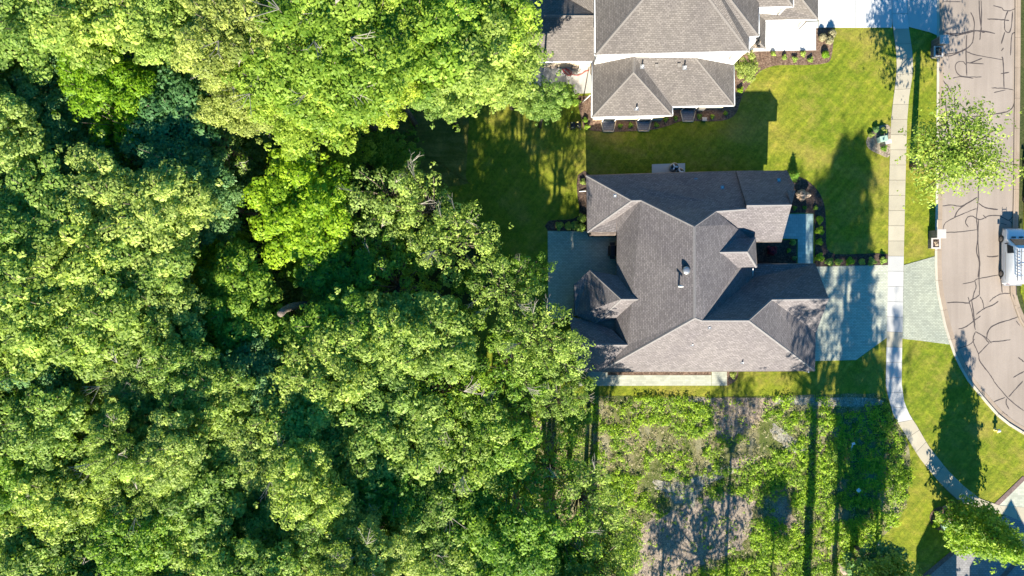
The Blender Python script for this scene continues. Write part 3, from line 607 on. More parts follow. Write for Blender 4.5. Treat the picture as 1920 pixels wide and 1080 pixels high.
# --- the neighbour to the south, just outside the frame (its shadow falls into the picture)
hC = empty('house', gr(800, 750), label='two storey house with twin gables past the bottom right corner', cat='house')
def gable_block(x0, x1, y0, y1, ze, zr, xr):
    mb = MB(); n = [(x0, 0), (x1, 0), (x1, ze), (xr, zr), (x0, ze)]
    o = hC.location
    vs = [gr(x, y0, z) - o for x, z in n] + [gr(x, y1, z) - o for x, z in n]
    mb.add(vs, [(0, 1, 2, 3, 4), (9, 8, 7, 6, 5), (0, 5, 6, 1), (1, 6, 7, 2), (0, 4, 9, 5)]); mb.build('wall', M['siding'], hC)
    mb = MB(); e = 8
    for xa, za, xb, zb in ((x0 - e * 0, ze, xr, zr), (xr, zr, x1 + e * 0, ze)):
        q = [gr(xa, y0 - e, za + .05) - o, gr(xb, y0 - e, zb + .05) - o, gr(xb, y1 + e, zb + .05) - o, gr(xa, y1 + e, za + .05) - o]
        mb.add(q + [v + Vector((0, 0, .18)) for v in q], [(0, 1, 2, 3), (7, 6, 5, 4), (0, 4, 5, 1), (1, 5, 6, 2), (2, 6, 7, 3), (3, 7, 4, 0)])
    mb.build('roof', M['shingle2'], hC)
gable_block(748, 823, 700, 1000, 5.9, 7.85, 778)
gable_block(837, 849, 720, 1000, 4.9, 5.1, 843)
gable_block(823, 837, 722, 1000, 4.0, 4.2, 830)
gable_block(849, 990, 700, 1000, 4.9, 8.6, 921)

# ------------------------------------------------------------ plants
def leaves(centers, rads, counts, size, rng, up=.45, jit=.7, zmin=-.35, aspect=.6):
    P, N, T = [], [], []
    for c, r, n in zip(centers, rads, counts):
        d = rng.normal(size=(n, 3)); d /= np.linalg.norm(d, axis=1, keepdims=True)
        d[:, 2] = np.where(d[:, 2] < zmin, -d[:, 2], d[:, 2])
        rad = rng.uniform(.55, 1.05, (n, 1)) ** .6
        P.append(c + d * rad * r); N.append(d + np.array([0, 0, up]) + rng.normal(size=(n, 3)) * jit * .55)
        T.append(np.clip(rng.normal(.5, .22) + rng.normal(0, .2, n), 0, 1))
    P = np.concatenate(P); N = np.concatenate(N); T = np.concatenate(T)
    N /= np.linalg.norm(N, axis=1, keepdims=True)
    a = rng.normal(size=P.shape); u = np.cross(N, a); u /= np.linalg.norm(u, axis=1, keepdims=True); v = np.cross(N, u)
    s = size * rng.uniform(.65, 1.35, (len(P), 1)); 
    V = np.stack([P - u * s, P + v * s * aspect, P + u * s, P - v * s * aspect], 1).reshape(-1, 3)
    return V, np.repeat(T, 4)
def quad_mesh(name, V, T):
    me = bpy.data.meshes.new(name); nv = len(V); nf = nv // 4
    me.vertices.add(nv); me.vertices.foreach_set('co', V.astype(np.float32).ravel())
    me.loops.add(nv); me.loops.foreach_set('vertex_index', np.arange(nv, dtype=np.int32))
    me.polygons.add(nf); me.polygons.foreach_set('loop_start', np.arange(0, nv, 4, dtype=np.int32))
    try: me.polygons.foreach_set('loop_total', np.full(nf, 4, dtype=np.int32))
    except Exception: pass
    at = me.attributes.new('tint', 'FLOAT', 'POINT'); at.data.foreach_set('value', T.astype(np.float32))
    me.update(); me.validate(); return me
def make_crown(seed, r=4.5, zc=0.0, thick=3.4, nclump=60, per=230, size=.16, airy=0.0, shape='round'):
    """crown about the origin plus the limbs that carry it, limbs starting at the trunk top below"""
    rng = np.random.default_rng(seed); C, Rd = [], []
    lob = [(rng.uniform(0, 6.28), rng.uniform(.35, .75) * r, rng.uniform(.35, .6) * r) for _ in range(6)]
    tries = 0
    while len(C) < nclump and tries < 4000:
        tries += 1
        if shape == 'cone':
            z = rng.uniform(-1, 1); rr = r * (.98 - .48 * (z + 1)) ** .8 if z > -.98 else r
            a = rng.uniform(0, 6.28); q = math.sqrt(rng.uniform(.25, 1)); p = np.array([rr * q * math.cos(a), rr * q * math.sin(a), z * thick])
            cr = rng.uniform(.45, .75) * (1 - .25 * z)
        else:
            if rng.uniform() < .35: la, lr, ls = 0, 0, r * .62
            else: la, lr, ls = lob[rng.integers(0, 6)]
            a = rng.uniform(0, 6.28); q = ls * math.sqrt(rng.uniform(0, 1))
            x = lr * math.cos(la) + q * math.cos(a); y = lr * math.sin(la) + q * math.sin(a)
            e = math.hypot(x, y) / r
            if e > 1.08: continue
            top = thick * math.sqrt(max(0, 1.15 - e * e)); z = top * rng.uniform(.35, 1.0) if rng.uniform() < .8 else -thick * rng.uniform(0, .4)
            p = np.array([x, y, z + rng.normal(0, .35)]); cr = rng.uniform(.65, 1.25) * (r / 4.5) ** .5
        if all(np.linalg.norm(p - c) > (cr + k) * (.5 + airy * .35) for c, k in zip(C, [x[0] for x in Rd])):
            C.append(p); Rd.append(np.array([cr, cr, cr * .62]))
    cnt = [int(per * (k[0] ** 2) * rng.uniform(.75, 1.1)) for k in Rd]
    V, T = leaves(C, Rd, cnt, size, rng)
    # loose sprays around the clumps break the outline up
    C2 = [c + rng.normal(size=3) * k[0] * .8 for c, k in zip(C, Rd) for _ in range(3)]
    V2, T2 = leaves(C2, [np.array([.35, .35, .2])] * len(C2), [int(per * .07)] * len(C2), size, rng)
    me = quad_mesh('crown', np.concatenate([V, V2]), np.concatenate([T, T2]))
    return me, C, Rd
def make_trunk(C, Rd, seed, r, thick, H, zc, bare=0, shape='round'):
    """trunk from the ground (z=0) with limbs into the clumps; crown centre at height zc"""
    rng = random.Random(seed); mb = MB(); tr = .05 * r + .06
    split = zc - thick * .6 if shape != 'cone' else zc + thick * .9
    tp = [(0, 0, 0), (.05, .04, split * .5), (rng.uniform(-.2, .2), rng.uniform(-.2, .2), split)]
    mb.tube(tp, [tr * 1.3, tr, tr * .75], 8)
    for i, (c, k) in enumerate(zip(C, Rd)):
        e = Vector(c) + Vector((0, 0, zc)); s = Vector(tp[2]) if shape != 'cone' else Vector((0, 0, max(.5, e.z - 1)))
        md = s.lerp(e, .5) + Vector((rng.uniform(-.4, .4), rng.uniform(-.4, .4), rng.uniform(-.5, .1)))
        mb.tube([s, md, e], [tr * .4, tr * .22, .025], 4, False)
    m2 = MB()
    for i in range(bare):
        c = Vector(C[rng.randrange(len(C))]); d = Vector((c.x, c.y, .3)).normalized(); e0 = c + Vector((0, 0, zc))
        for j in range(4):
            dd = (d + Vector((rng.uniform(-.6, .6), rng.uniform(-.6, .6), rng.uniform(-.1, .5)))).normalized()
            p1 = e0 + dd * rng.uniform(.8, 1.3); p2 = p1 + (dd + Vector((rng.uniform(-.7, .7), rng.uniform(-.7, .7), .2))).normalized() * .6
            p3 = p1 + (dd + Vector((rng.uniform(-.9, .9), rng.uniform(-.9, .9), 0))).normalized() * .5
            m2.tube([e0, p1, p2], [.03, .02, .01], 3, False); m2.tube([p1, p3], [.016, .008], 3, False)
    return mb, m2
print('variants...')
VAR = []                               # crown variants: mesh, trunk mesh, twig mesh, radius, thickness, crown height
def variant(seed, r, thick, zc, **k):
    bare = k.pop('bare', 0); me, C, Rd = make_crown(seed, r, 0, thick, **k)
    t, tw = make_trunk(C, Rd, seed, r, thick, 0, zc, bare, k.get('shape', 'round'))
    tm = bpy.data.meshes.new('trunk'); tm.from_pydata(t.v, [], t.f); tm.polygons.foreach_set('use_smooth', t.sm); tm.materials.append(M['bark'])
    wm = None
    if bare: wm = bpy.data.meshes.new('bare_twigs'); wm.from_pydata(tw.v, [], tw.f); wm.materials.append(M['twig'])
    me.materials.append(M['mid'])
    return dict(me=me, tm=tm, wm=wm, r=r, zc=zc, top=zc + thick)
DENSE = [variant(10 + i, 4.5, 2.6 + .25 * (i % 3), 15, nclump=62, per=210, size=.15) for i in range(6)]
AIRY = [variant(40 + i, 4.5, 2.6, 12, nclump=31, per=135, size=.14, airy=1.3, bare=4) for i in range(3)]
BARE = [variant(60 + i, 4.5, 2.8, 15, nclump=74, per=400, size=.112, bare=7) for i in range(2)]
LOW = [variant(80 + i, 3.5, 1.8, 6, nclump=40, per=170, size=.17) for i in range(2)]
CONE = [variant(90, 2.9, 4.4, 6.2, nclump=150, per=170, size=.14, shape='cone')]
LOCUST = [variant(95, 4.8, 1.5, 7.2, nclump=105, per=60, size=.12, airy=-.6)]
def tree(px, py, rpx, top, var, leaf, name='broadleaf_tree', rot=None, flat=1.0, **k):
    """crown seen at photo pixel (px,py) with apparent radius rpx; top = height of its top in metres"""
    sz = top / var['top']; zc = var['zc'] * sz
    r = rpx / S * (1 - zc / H0); sx = r / var['r']
    p = g(px, py, zc + .5); rot = random.Random(int(px * 7 + py)).uniform(0, 6.28) if rot is None else rot
    root = bpy.data.objects.new(name, None); root.location = (p.x, p.y, 0); COL.objects.link(root); root.empty_display_size = .3
    cr = bpy.data.objects.new('crown', var['me']); COL.objects.link(cr); cr.parent = root; cr.location = (0, 0, zc); cr.scale = (sx, sx, (sx * .5 + sz * .5) * flat); cr.rotation_euler = (0, 0, rot)
    cr.material_slots[0].link = 'OBJECT'; cr.material_slots[0].material = M[leaf]
    tk = bpy.data.objects.new('trunk', var['tm']); COL.objects.link(tk); tk.parent = root; tk.scale = (sx, sx, sz); tk.rotation_euler = (0, 0, rot)
    if var['wm']:
        var['wm'].name = 'bare_twigs'; w = bpy.data.objects.new('bare_twigs', var['wm']); COL.objects.link(w); w.parent = root; w['kind'] = 'stuff'; w.scale = (sx, sx, sz); w.rotation_euler = (0, 0, rot)
    root['category'] = 'tree'
    for a, b in k.items(): root[a] = b
    return root
TONE = {'yel': 'yellow green', 'olive': 'olive green', 'light': 'light green', 'mid': 'mid green', 'teal': 'blue green', 'lime': 'lime green', 'pale': 'pale green'}
forest = []
def ft(px, py, r, top, kind, leaf, flat=.74):
    v = {'d': DENSE, 'a': AIRY, 'b': BARE, 'l': LOW}[kind]; v = v[int(px * 13 + py * 7) % len(v)]
    o = tree(px, py, r, top, v, leaf, flat=flat); forest.append((o, px, py, r, leaf, kind)); return o
KEY = [
 (60, 35, 95, 20, 'd', 'light'), (175, 20, 95, 20, 'd', 'light'), (285, 15, 85, 19, 'd', 'light'), (20, 120, 70, 16, 'd', 'light'),
 (95, 115, 75, 16, 'd', 'teal'), (45, 230, 80, 17, 'd', 'teal'), (180, 150, 82, 17.5, 'd', 'lime'), (330, 120, 75, 14, 'd', 'teal'), (240, 235, 48, 16.5, 'l', 'lime'),
 (110, 290, 85, 15, 'd', 'teal'), (35, 340, 85, 17, 'd', 'teal'), (200, 305, 65, 14, 'd', 'mid'), (340, 235, 95, 16, 'd', 'teal'), (410, 270, 60, 15, 'a', 'pale'),
 (440, 60, 100, 21, 'b', 'olive'), (600, 75, 140, 21, 'b', 'yel'), (520, 165, 100, 19, 'b', 'yel'), (640, 165, 110, 19, 'b', 'yel'), (730, 150, 75, 17, 'b', 'yel'), (690, 20, 85, 20, 'b', 'yel'), (450, 165, 75, 19, 'b', 'olive'), (560, 15, 100, 20, 'b', 'yel'),
 (800, 50, 100, 19, 'd', 'mid'), (870, 110, 95, 18, 'd', 'light'), (940, 30, 85, 17, 'd', 'mid'), (960, 120, 75, 15, 'd', 'light'), (1022, 183, 38, 12, 'd', 'light'), (830, 160, 60, 16, 'd', 'light'),
 (190, 370, 90, 19, 'd', 'pale'), (290, 400, 95, 19, 'd', 'pale'), (85, 400, 95, 19, 'd', 'light'), (30, 470, 90, 20, 'd', 'light'), (150, 490, 95, 20, 'd', 'light'), (260, 500, 90, 19, 'd', 'light'), (70, 590, 100, 20, 'd', 'light'), (200, 600, 95, 20, 'd', 'light'),
 (295, 590, 70, 18, 'd', 'pale'), (340, 320, 75, 17, 'd', 'teal'), (400, 380, 70, 14, 'd', 'teal'), (385, 485, 58, 12, 'l', 'lime'), (345, 620, 55, 15, 'd', 'teal'),
 (450, 560, 85, 15, 'd', 'mid'), (470, 655, 75, 14, 'd', 'mid'), (560, 385, 92, 15, 'd', 'lime'), (540, 470, 55, 11, 'l', 'mid'), (430, 470, 40, 9, 'l', 'mid'),
 (720, 365, 75, 15, 'a', 'pale'), (800, 390, 80, 15, 'a', 'light'), (850, 450, 70, 14, 'a', 'light'), (700, 450, 60, 11, 'a', 'mid'), (640, 520, 70, 12, 'd', 'mid'), (740, 540, 75, 12, 'a', 'mid'), (610, 440, 50, 12, 'a', 'pale'),
 (945, 550, 62, 14, 'a', 'light'), (1003, 630, 68, 15, 'a', 'light'), (988, 512, 38, 13, 'a', 'mid'), (1042, 668, 60, 13, 'a', 'light'), (960, 700, 65, 13, 'a', 'mid'), (850, 610, 50, 13, 'a', 'mid'),
 (630, 620, 75, 15, 'd', 'mid'), (700, 640, 85, 15, 'd', 'light'), (800, 650, 80, 15, 'd', 'light'), (620, 710, 80, 16, 'd', 'light'), (720, 730, 85, 16, 'd', 'light'), (830, 740, 85, 15, 'd', 'mid'), (895, 775, 52, 14, 'd', 'mid'),
 (560, 790, 85, 17, 'd', 'light'), (660, 820, 80, 17, 'd', 'light'), (770, 830, 85, 16, 'd', 'light'), (880, 840, 80, 15, 'd', 'light'), (470, 720, 75, 16, 'd', 'teal'), (390, 740, 75, 18, 'd', 'light'),
 (1030, 880, 65, 13, 'd', 'mid'), (1090, 940, 70, 14, 'd', 'light'), (960, 900, 70, 14, 'd', 'mid'), (1140, 1010, 55, 12, 'd', 'light'), (1050, 1010, 75, 15, 'd', 'mid'), (1120, 1080, 70, 13, 'd', 'light'), (1070, 790, 30, 8, 'l', 'mid') , (1052, 748, 50, 15, 'd', 'light')]
rn = random.Random(77)
for a in KEY:
    a = list(a)
    if 590 < a[0] < 1070 and 430 < a[1] < 720: a[3] += 2
    a[2] *= 1.1
    if a[4] == 'd' and a[0] > 820 and a[1] > 560: a[4] = 'a'
    ft(*a)
OPEN = [[(770, 190), (1110, 190), (1110, 520), (930, 480), (880, 330), (770, 320)], [(430, 250), (780, 230), (780, 330), (620, 330), (480, 320)], [(90, 800), (210, 790), (210, 900), (60, 880)], [(490, 560), (600, 545), (600, 610), (500, 640)], [(310, 650), (420, 640), (420, 690), (340, 690)]]
def xmax(y):
    pts = [(-200, 1000), (300, 900), (520, 1050), (740, 1080), (790, 1000), (860, 1060), (1000, 1130), (1250, 1180)]
    for (y0, x0), (y1, x1) in zip(pts, pts[1:]):
        if y <= y1: return x0 + (x1 - x0) * (y - y0) / (y1 - y0)
    return 1180
iy = 0
y = -90
while y < 1260:
    x = -130 + (iy % 2) * 45
    while x < 1200:
        px, py = x + rn.uniform(-22, 22), y + rn.uniform(-22, 22); x += 92
        if px > xmax(py) - 40 or any(inside(px, py, o) for o in OPEN): continue
        if any(math.hypot(px - k[0], py - k[1]) < k[2] * .72 for k in KEY): continue
        if 1080 > py > 0 and px > 0 and py < 660: continue
        lf = rn.choice(['light', 'light', 'pale', 'light', 'mid', 'teal'] if px < 600 else ['light', 'light', 'mid', 'mid', 'pale'])
        ft(px, py, rn.uniform(72, 94), rn.uniform(15, 20.5) if px < 700 else rn.uniform(13, 17), 'd' if rn.random() < .8 else 'b', lf)
    y += 78; iy += 1
for px, py, r, top, lf in ((470, 300, 50, 6, 'mid'), (560, 290, 55, 7, 'teal'), (650, 300, 55, 6.5, 'mid'), (720, 290, 45, 4.5, 'mid'), (610, 270, 40, 5, 'teal'), (500, 250, 50, 8, 'teal'), (430, 330, 55, 8, 'teal'), (770, 300, 28, 3, 'mid'),
    (540, 540, 45, 6, 'teal'), (600, 500, 45, 7, 'teal'), (150, 840, 60, 8, 'teal'), (230, 190, 60, 8, 'mid'), (380, 180, 60, 8, 'mid'), (370, 660, 45, 7, 'mid'), (440, 650, 50, 7, 'mid'), (780, 470, 45, 6, 'mid'), (880, 520, 30, 4, 'mid'), (380, 560, 50, 6, 'teal'), (360, 80, 55, 8, 'teal')):
    ft(px, py, r, top, 'l', lf)
# labels of the woodland trees: look first, then where in the wood
def where(px, py):
    v = ['by the top edge', 'in the upper wood', 'mid wood', 'in the lower wood', 'by the bottom edge'][min(4, max(0, int(py / 216)))]
    h = ['far left', 'left', 'centre left', 'centre', 'eastern side'][min(4, max(0, int(px / 230)))]
    return f'{v}, {h}'
grp = {}
for rec in forest:
    o, px, py, r, leaf, kind = rec
    look = {'d': 'dense', 'a': 'open airy', 'b': 'twiggy', 'l': 'low'}[kind]; size = 'large' if r > 85 else 'medium' if r > 62 else 'small'
    grp.setdefault((size, look, TONE[leaf], where(px, py)), []).append(rec)
ORD = ['leftmost', 'second leftmost', 'third leftmost', 'fourth leftmost', 'fifth leftmost', 'sixth leftmost', 'seventh leftmost', 'eighth leftmost']
for (size, look, tone, w), rs in grp.items():
    for i, rec in enumerate(sorted(rs, key=lambda q: q[1])):
        lab = f'{size} {look} {tone} tree {w}'
        if len(rs) > 1: lab = f'{size} {look} {tone} tree {w}, {ORD[min(i, 7)]}'
        rec[0]['label'] = lab; rec[0]['group'] = 'woodland trees'
# street and garden trees
tree(1812, 283, 104, 9.2, LOCUST[0], 'honey', 'street_tree', 0.6, label='airy yellow green street tree hanging over the kerb and road', group='street trees')
tree(1876, 1018, 52, 10.2, CONE[0], 'mid', 'maple_tree', 0, label='conical bright green maple beside the paved drive at bottom right')
# woodland south of the frame throws the long shadows over the field and drive
off = [(1530, 665, 15, 88, 6), (1534, 495, 18.5, 82, 7), (1592, 395, 21.5, 62, 0), (1612, 610, 12.5, 46, 9), (1648, 845, 9, 50, 6), (1600, 935, 6.5, 38, 2), (1372, 785, 12, 44, 7), (1320, 1005, 7.5, 92, 7), (1245, 990, 7, 45, 8), (1450, 950, 7, 38, 2), (1662, 700, 17, 46, 8)]
OFFW = ['tall', 'leaning broad', 'tallest', 'tall airy', 'middling', 'low dark', 'slender', 'broad low', 'low spreading', 'small', 'slim airy', 'bushy', 'open crowned']
for i, (sx, sy, zc, r, vi) in enumerate(off):   # sx, sy: where the crown's shadow falls in the photograph
    v = (DENSE + AIRY + CONE)[vi]; top = zc * v['top'] / v['zc']; k = 1 / (1 - (zc + .5) / H0); bx, by = sx - 1.5 * zc, sy + 34.3 * zc
    o = tree(960 + (bx - 960) * k, 540 + (by - 540) * k, r * k, top, v, 'light', label=OFFW[i] + ' tree just past the bottom edge, its shadow crossing the field', group='trees south of the field')
v = CONE[0]; tree(1690 + 130, 1165 + 110, 34, 6, v, 'mid', 'garden_tree', label='small conical tree just past the bottom edge')
tree(1640, 1052, 52, 4.2, LOW[0], 'teal', 'garden_tree', label='low dark green tree on the lawn at the bottom edge')
tree(1402, 123, 26, 3.2, LOW[1], 'olive', 'garden_tree', label='small multi stemmed olive tree at the corner of the two storey house')
tree(1494, 327, 11, 1.2, CONE[0], 'mid', 'garden_tree', label='slender young tree at the northeast corner of the greige roofed house')
tree(1062, 178, 22, 2.6, LOW[0], 'mid', 'garden_tree', label='dark bushy shrub tree under the patio edge of the two storey house')
# shrubs
rngs = np.random.default_rng(8)
def shrub_mesh(seed, n=420, size=.07, flat=.75):
    rng = np.random.default_rng(seed)
    C = [np.array([0, 0, .4])] + [np.array([rng.normal(0, .22), rng.normal(0, .22), rng.uniform(.3, .6)]) for _ in range(7)]
    Rd = [np.array([.42, .42, .42 * flat])] + [np.array([.22, .22, .18])] * 7
    V, T = leaves(C, Rd, [n] + [n // 5] * 7, size, rng, zmin=-.8); me = quad_mesh('foliage', V, T); me.materials.append(M['mid']); return me
SH = [shrub_mesh(200 + i) for i in range(3)]
stem = bpy.data.meshes.new('stem'); _m = MB()
for a in range(4): _m.tube([(0, 0, 0), (.12 * math.cos(a * 1.57), .12 * math.sin(a * 1.57), .35)], [.03, .012], 4)
stem.from_pydata(_m.v, [], _m.f); stem.materials.append(M['bark'])
def shrub(px, py, rpx, leaf, label, group=None, h=1.0, name='shrub'):
    p = g(px, py, .5); s = rpx / S / .55
    o = bpy.data.objects.new(name, None); o.location = (p.x, p.y, .1); o.scale = (s, s, s * h); o.rotation_euler.z = px; COL.objects.link(o)
    f = bpy.data.objects.new('foliage', SH[int(px) % 3]); COL.objects.link(f); f.parent = o; f.material_slots[0].link = 'OBJECT'; f.material_slots[0].material = M[leaf]
    q = bpy.data.objects.new('stem', stem); COL.objects.link(q); q.parent = o
    return tag(o, label, 'shrub', group)
G1 = 'small green shrubs in the mulch bed south of the white concrete walk'
for i, (x, y, w) in enumerate(((1451, 99, 'nearest the house corner'), (1472, 107, 'second from the house corner'), (1492, 109.5, 'midway along the bed'), (1507, 100, 'tucked against the white concrete'), (1522, 111, 'nearest the bed edge'))):
    shrub(x, y, 5.5, 'light', 'small round green shrub by the white concrete walk, ' + w, G1)
shrub(1548, 101, 8.5, 'lime', 'bright yellow green shrub at the corner of the mulch bed', G1)
for x, y, w in ((1542, 70, 'nearer the concrete'), (1556, 76, 'at the lawn edge'), (1560, 62, 'highest up beside the driveway')): shrub(x, y, 9, 'dry', 'clump of tall straw yellow grass ' + w, 'ornamental grasses', 1.3, 'ornamental_grass')
shrub(1390, 168, 6, 'lime', 'lone bright shrub at the east wall of the two storey house')
for i, (x, y) in enumerate(((1163, 235), (1183.5, 233.6), (1231.6, 233.6), (1249, 222.7), (1268, 220), (1312, 217), (1337, 217), (1362, 212))):
    w = ['left one between two window wells', 'right one between two window wells', 'right of the second window well', 'at the inner corner of the bed', 'left of the easternmost window well', 'right of the easternmost window well', 'middle one east of the window wells', 'easternmost along the shaded wall'][i]
    shrub(x, y, 5, 'mid', 'small dark plant under the shaded wall, ' + w, 'plants along the shaded wall')
G2 = 'round clipped shrubs beside the entry walk and driveway'
for i, (x, y, r, lf, w) in enumerate(((1538, 411, 8.5, 'lime', 'topmost in the bed by the entry walk'), (1537, 432, 8.5, 'lime', 'second down beside the entry walk'), (1537, 453, 7, 'lime', 'smallest beside the entry walk'), (1537, 482, 8.5, 'lime', 'at the foot of the entry walk'),
    (1555.6, 490.7, 8, 'light', 'leftmost of the row along the driveway'), (1571.5, 491, 7.5, 'light', 'second from the left along the driveway'), (1594, 489.5, 8, 'lime', 'sunlit one, third along the driveway'), (1617, 490, 7, 'light', 'fourth along the driveway'), (1636, 490, 8, 'light', 'fifth along the driveway'), (1657, 488, 7, 'light', 'last before the sidewalk'))):
    shrub(x, y, r, lf, 'green shrub ' + w, G2)
for x, y, w in ((1492, 389, 'left'), (1511, 389, 'middle'), (1531, 389, 'right')): shrub(x, y, 4.5, 'mid', f'tiny dark shrub above the entry walk, {w} of three', 'tiny shrubs above the entry walk')
shrub(1502, 365.5, 13, 'tanbush', 'pinkish tan dried bush on the dark mulch')
shrub(1448, 471, 11, 'redleaf', 'dark red shrub in the shaded courtyard')
shrub(1488, 455, 7, 'light', 'small green shrub at the courtyard corner'); shrub(1481, 469, 5, 'mid', 'dark little shrub in the middle of the courtyard'); shrub(1490, 484, 5, 'teal', 'dark little shrub at the foot of the courtyard')
for x, y, r, w in ((1048, 423, 8, 'leftmost'), (1065, 424, 9, 'second from the left'), (1077, 422, 10, 'third from the left'), (1091, 427, 10, 'against the wall'), (1092, 410, 10, 'highest')): shrub(x, y, r, 'light', 'leafy green bush at the patio edge, ' + w, 'bushes at the patio edge')
shrub(1093, 341, 6, 'olive', 'small bush at the northwest corner of the greige roofed house'); shrub(1375, 703, 7, 'olive', 'low bush beside the pale side walk')
for x, y, r, lf, w in ((1634, 252, 6, 'olive', 'left edge of'), (1644, 243, 7, 'teal', 'upper part of'), (1657, 245, 7, 'olive', 'top right of'), (1660, 278, 6, 'mid', 'bottom of')): shrub(x, y, r, lf, f'low shrub at the {w} the island bed by the sidewalk', 'shrubs in the island bed')
shrub(1762, 968, 11, 'light', 'low green shrub under the maple, upper one'); shrub(1757, 984, 8, 'lime', 'low green shrub under the maple, lower one'); shrub(1775, 953, 4, 'tanbush', 'small orange flowering plant under the maple')
for x, y, r, w in ((1100, 716, 12, 'at the left end of the pale side walk'), (1090, 700, 12, 'at the southwest corner of the roof')): shrub(x, y, r, 'mid', 'bush ' + w, 'bushes at the southwest corner')
for x, y, w in ((1098, 225, 'upper'), (1100, 237, 'lower')): shrub(x, y, 6, 'mid', f'dark bush at the west end of the long bed, {w} one', 'bushes at the west end of the long bed')
# ground cover of field, wood and verge: nobody could count it
def cover(name, poly, n, size, leaf, seed, z=.16, zr=.25, dens=None, label='', cat='', up=1.0):
    rng = np.random.default_rng(seed); xs = [p[0] for p in poly]; ys = [p[1] for p in poly]
    pts = []
    while len(pts) < n:
        x = rng.uniform(min(xs), max(xs)); y = rng.uniform(min(ys), max(ys))
        if not inside(x, y, poly): continue
        if dens and rng.uniform() > dens(x, y): continue
        pts.append((x, y))
    P = np.array([g(x, y, 0) for x, y in pts]); P[:, 2] = z + rng.uniform(0, 1, n) ** 2 * zr
    C = [P[i] for i in range(n)]; Rd = [np.array([.22, .22, .1]) * rng.uniform(.6, 1.6)] * n
    Rd = [np.array([.25, .25, .12]) * rng.uniform(.5, 1.7) for _ in range(n)]
    V, T = leaves(C, Rd, [11] * n, size, rng, up=up, zmin=-.1)
    return link(name, quad_mesh(name, V, T), M[leaf], kind='stuff', label=label, cat=cat)
def nz_old(x, y, f, s): return .5 + .25 * (math.sin(x * f + s) * math.cos(y * f * .8 + s * 1.7) + math.sin((x + y) * f * 1.7 + s * 2.3) * math.cos((x - y) * f * 1.3 + s))
BARES = [[(1245, 962), (1300, 937), (1353, 925), (1405, 922), (1407, 955), (1393, 1020), (1355, 1035), (1297, 1068), (1240, 1095), (1200, 1095), (1203, 1030), (1212, 980)], [(1325, 748), (1440, 747), (1415, 795), (1375, 818), (1340, 815), (1330, 780)], [(1228, 905), (1290, 900), (1370, 877), (1300, 930), (1290, 950), (1245, 925)], [(1455, 960), (1470, 938), (1488, 970), (1485, 990), (1460, 990)], [(1480, 748), (1650, 748), (1560, 750), (1500, 751)], [(975, 835), (985, 810), (1015, 798), (1020, 812), (1000, 835), (978, 850)]]
LUSH = [[(1110, 746), (1322, 748), (1325, 800), (1290, 815), (1230, 800), (1115, 815)], [(1385, 880), (1470, 850), (1490, 900), (1470, 930), (1400, 925)], [(1398, 1030), (1420, 960), (1500, 1000), (1600, 960), (1690, 970), (1600, 1250), (1280, 1250), (1320, 1085)], [(1325, 930), (1350, 905), (1405, 895), (1408, 918), (1360, 922)], [(1475, 770), (1655, 765), (1700, 850), (1690, 950), (1500, 950), (1490, 860)], [(1120, 900), (1180, 880), (1200, 960), (1180, 1100), (1120, 1060)]]
def dfield(x, y):
    x += 14 * (vn(x * .06, y * .06) - .5) * 2; y += 14 * (vn(y * .06 + 9, x * .06) - .5) * 2
    if any(inside(x, y, b) for b in BARES): return .03
    n = nz(x, y, .06, 1.3)
    if any(inside(x, y, b) for b in LUSH): return max(.08, min(1, (n - .33) * 4))
    return max(.0, min(.8, (n - .53) * 4))
cover('weeds', FIELD, 3600, .075, 'mid', 11, .14, .3, lambda x, y: dfield(x, y) * max(0, min(1, (nz(x, y, .03, 6) - .42) * 5)), 'darker green weeds in drifts over the vacant field', 'weeds')
cover('weeds', FIELD, 8200, .08, 'weed', 1, .14, .35, lambda x, y: dfield(x, y) * (1 if nz(x, y, .03, 6) < .55 else .45), 'patchy bright green weeds growing over the vacant field', 'weeds')
cover('dry_grass', FIELD, 3500, .05, 'dry', 2, .13, .12, lambda x, y: .15 if inside(x, y, BARES[0]) else max(.1, 1 - dfield(x, y)), 'pale dry grass between the weeds of the vacant field', 'dry grass')
WOOD = [(-150, -100), (1000, -100), (780, 200), (790, 340), (870, 460), (860, 600), (860, 740), (1060, 745), (960, 850), (1150, 1200), (-150, 1200)]
cover('undergrowth', WOOD, 9000, .15, 'mid', 4, .15, 1.3, lambda x, y: nz(x, y, .03, 4) + .1, 'dark leafy undergrowth on the shaded woodland floor', 'undergrowth')
print('plants done')

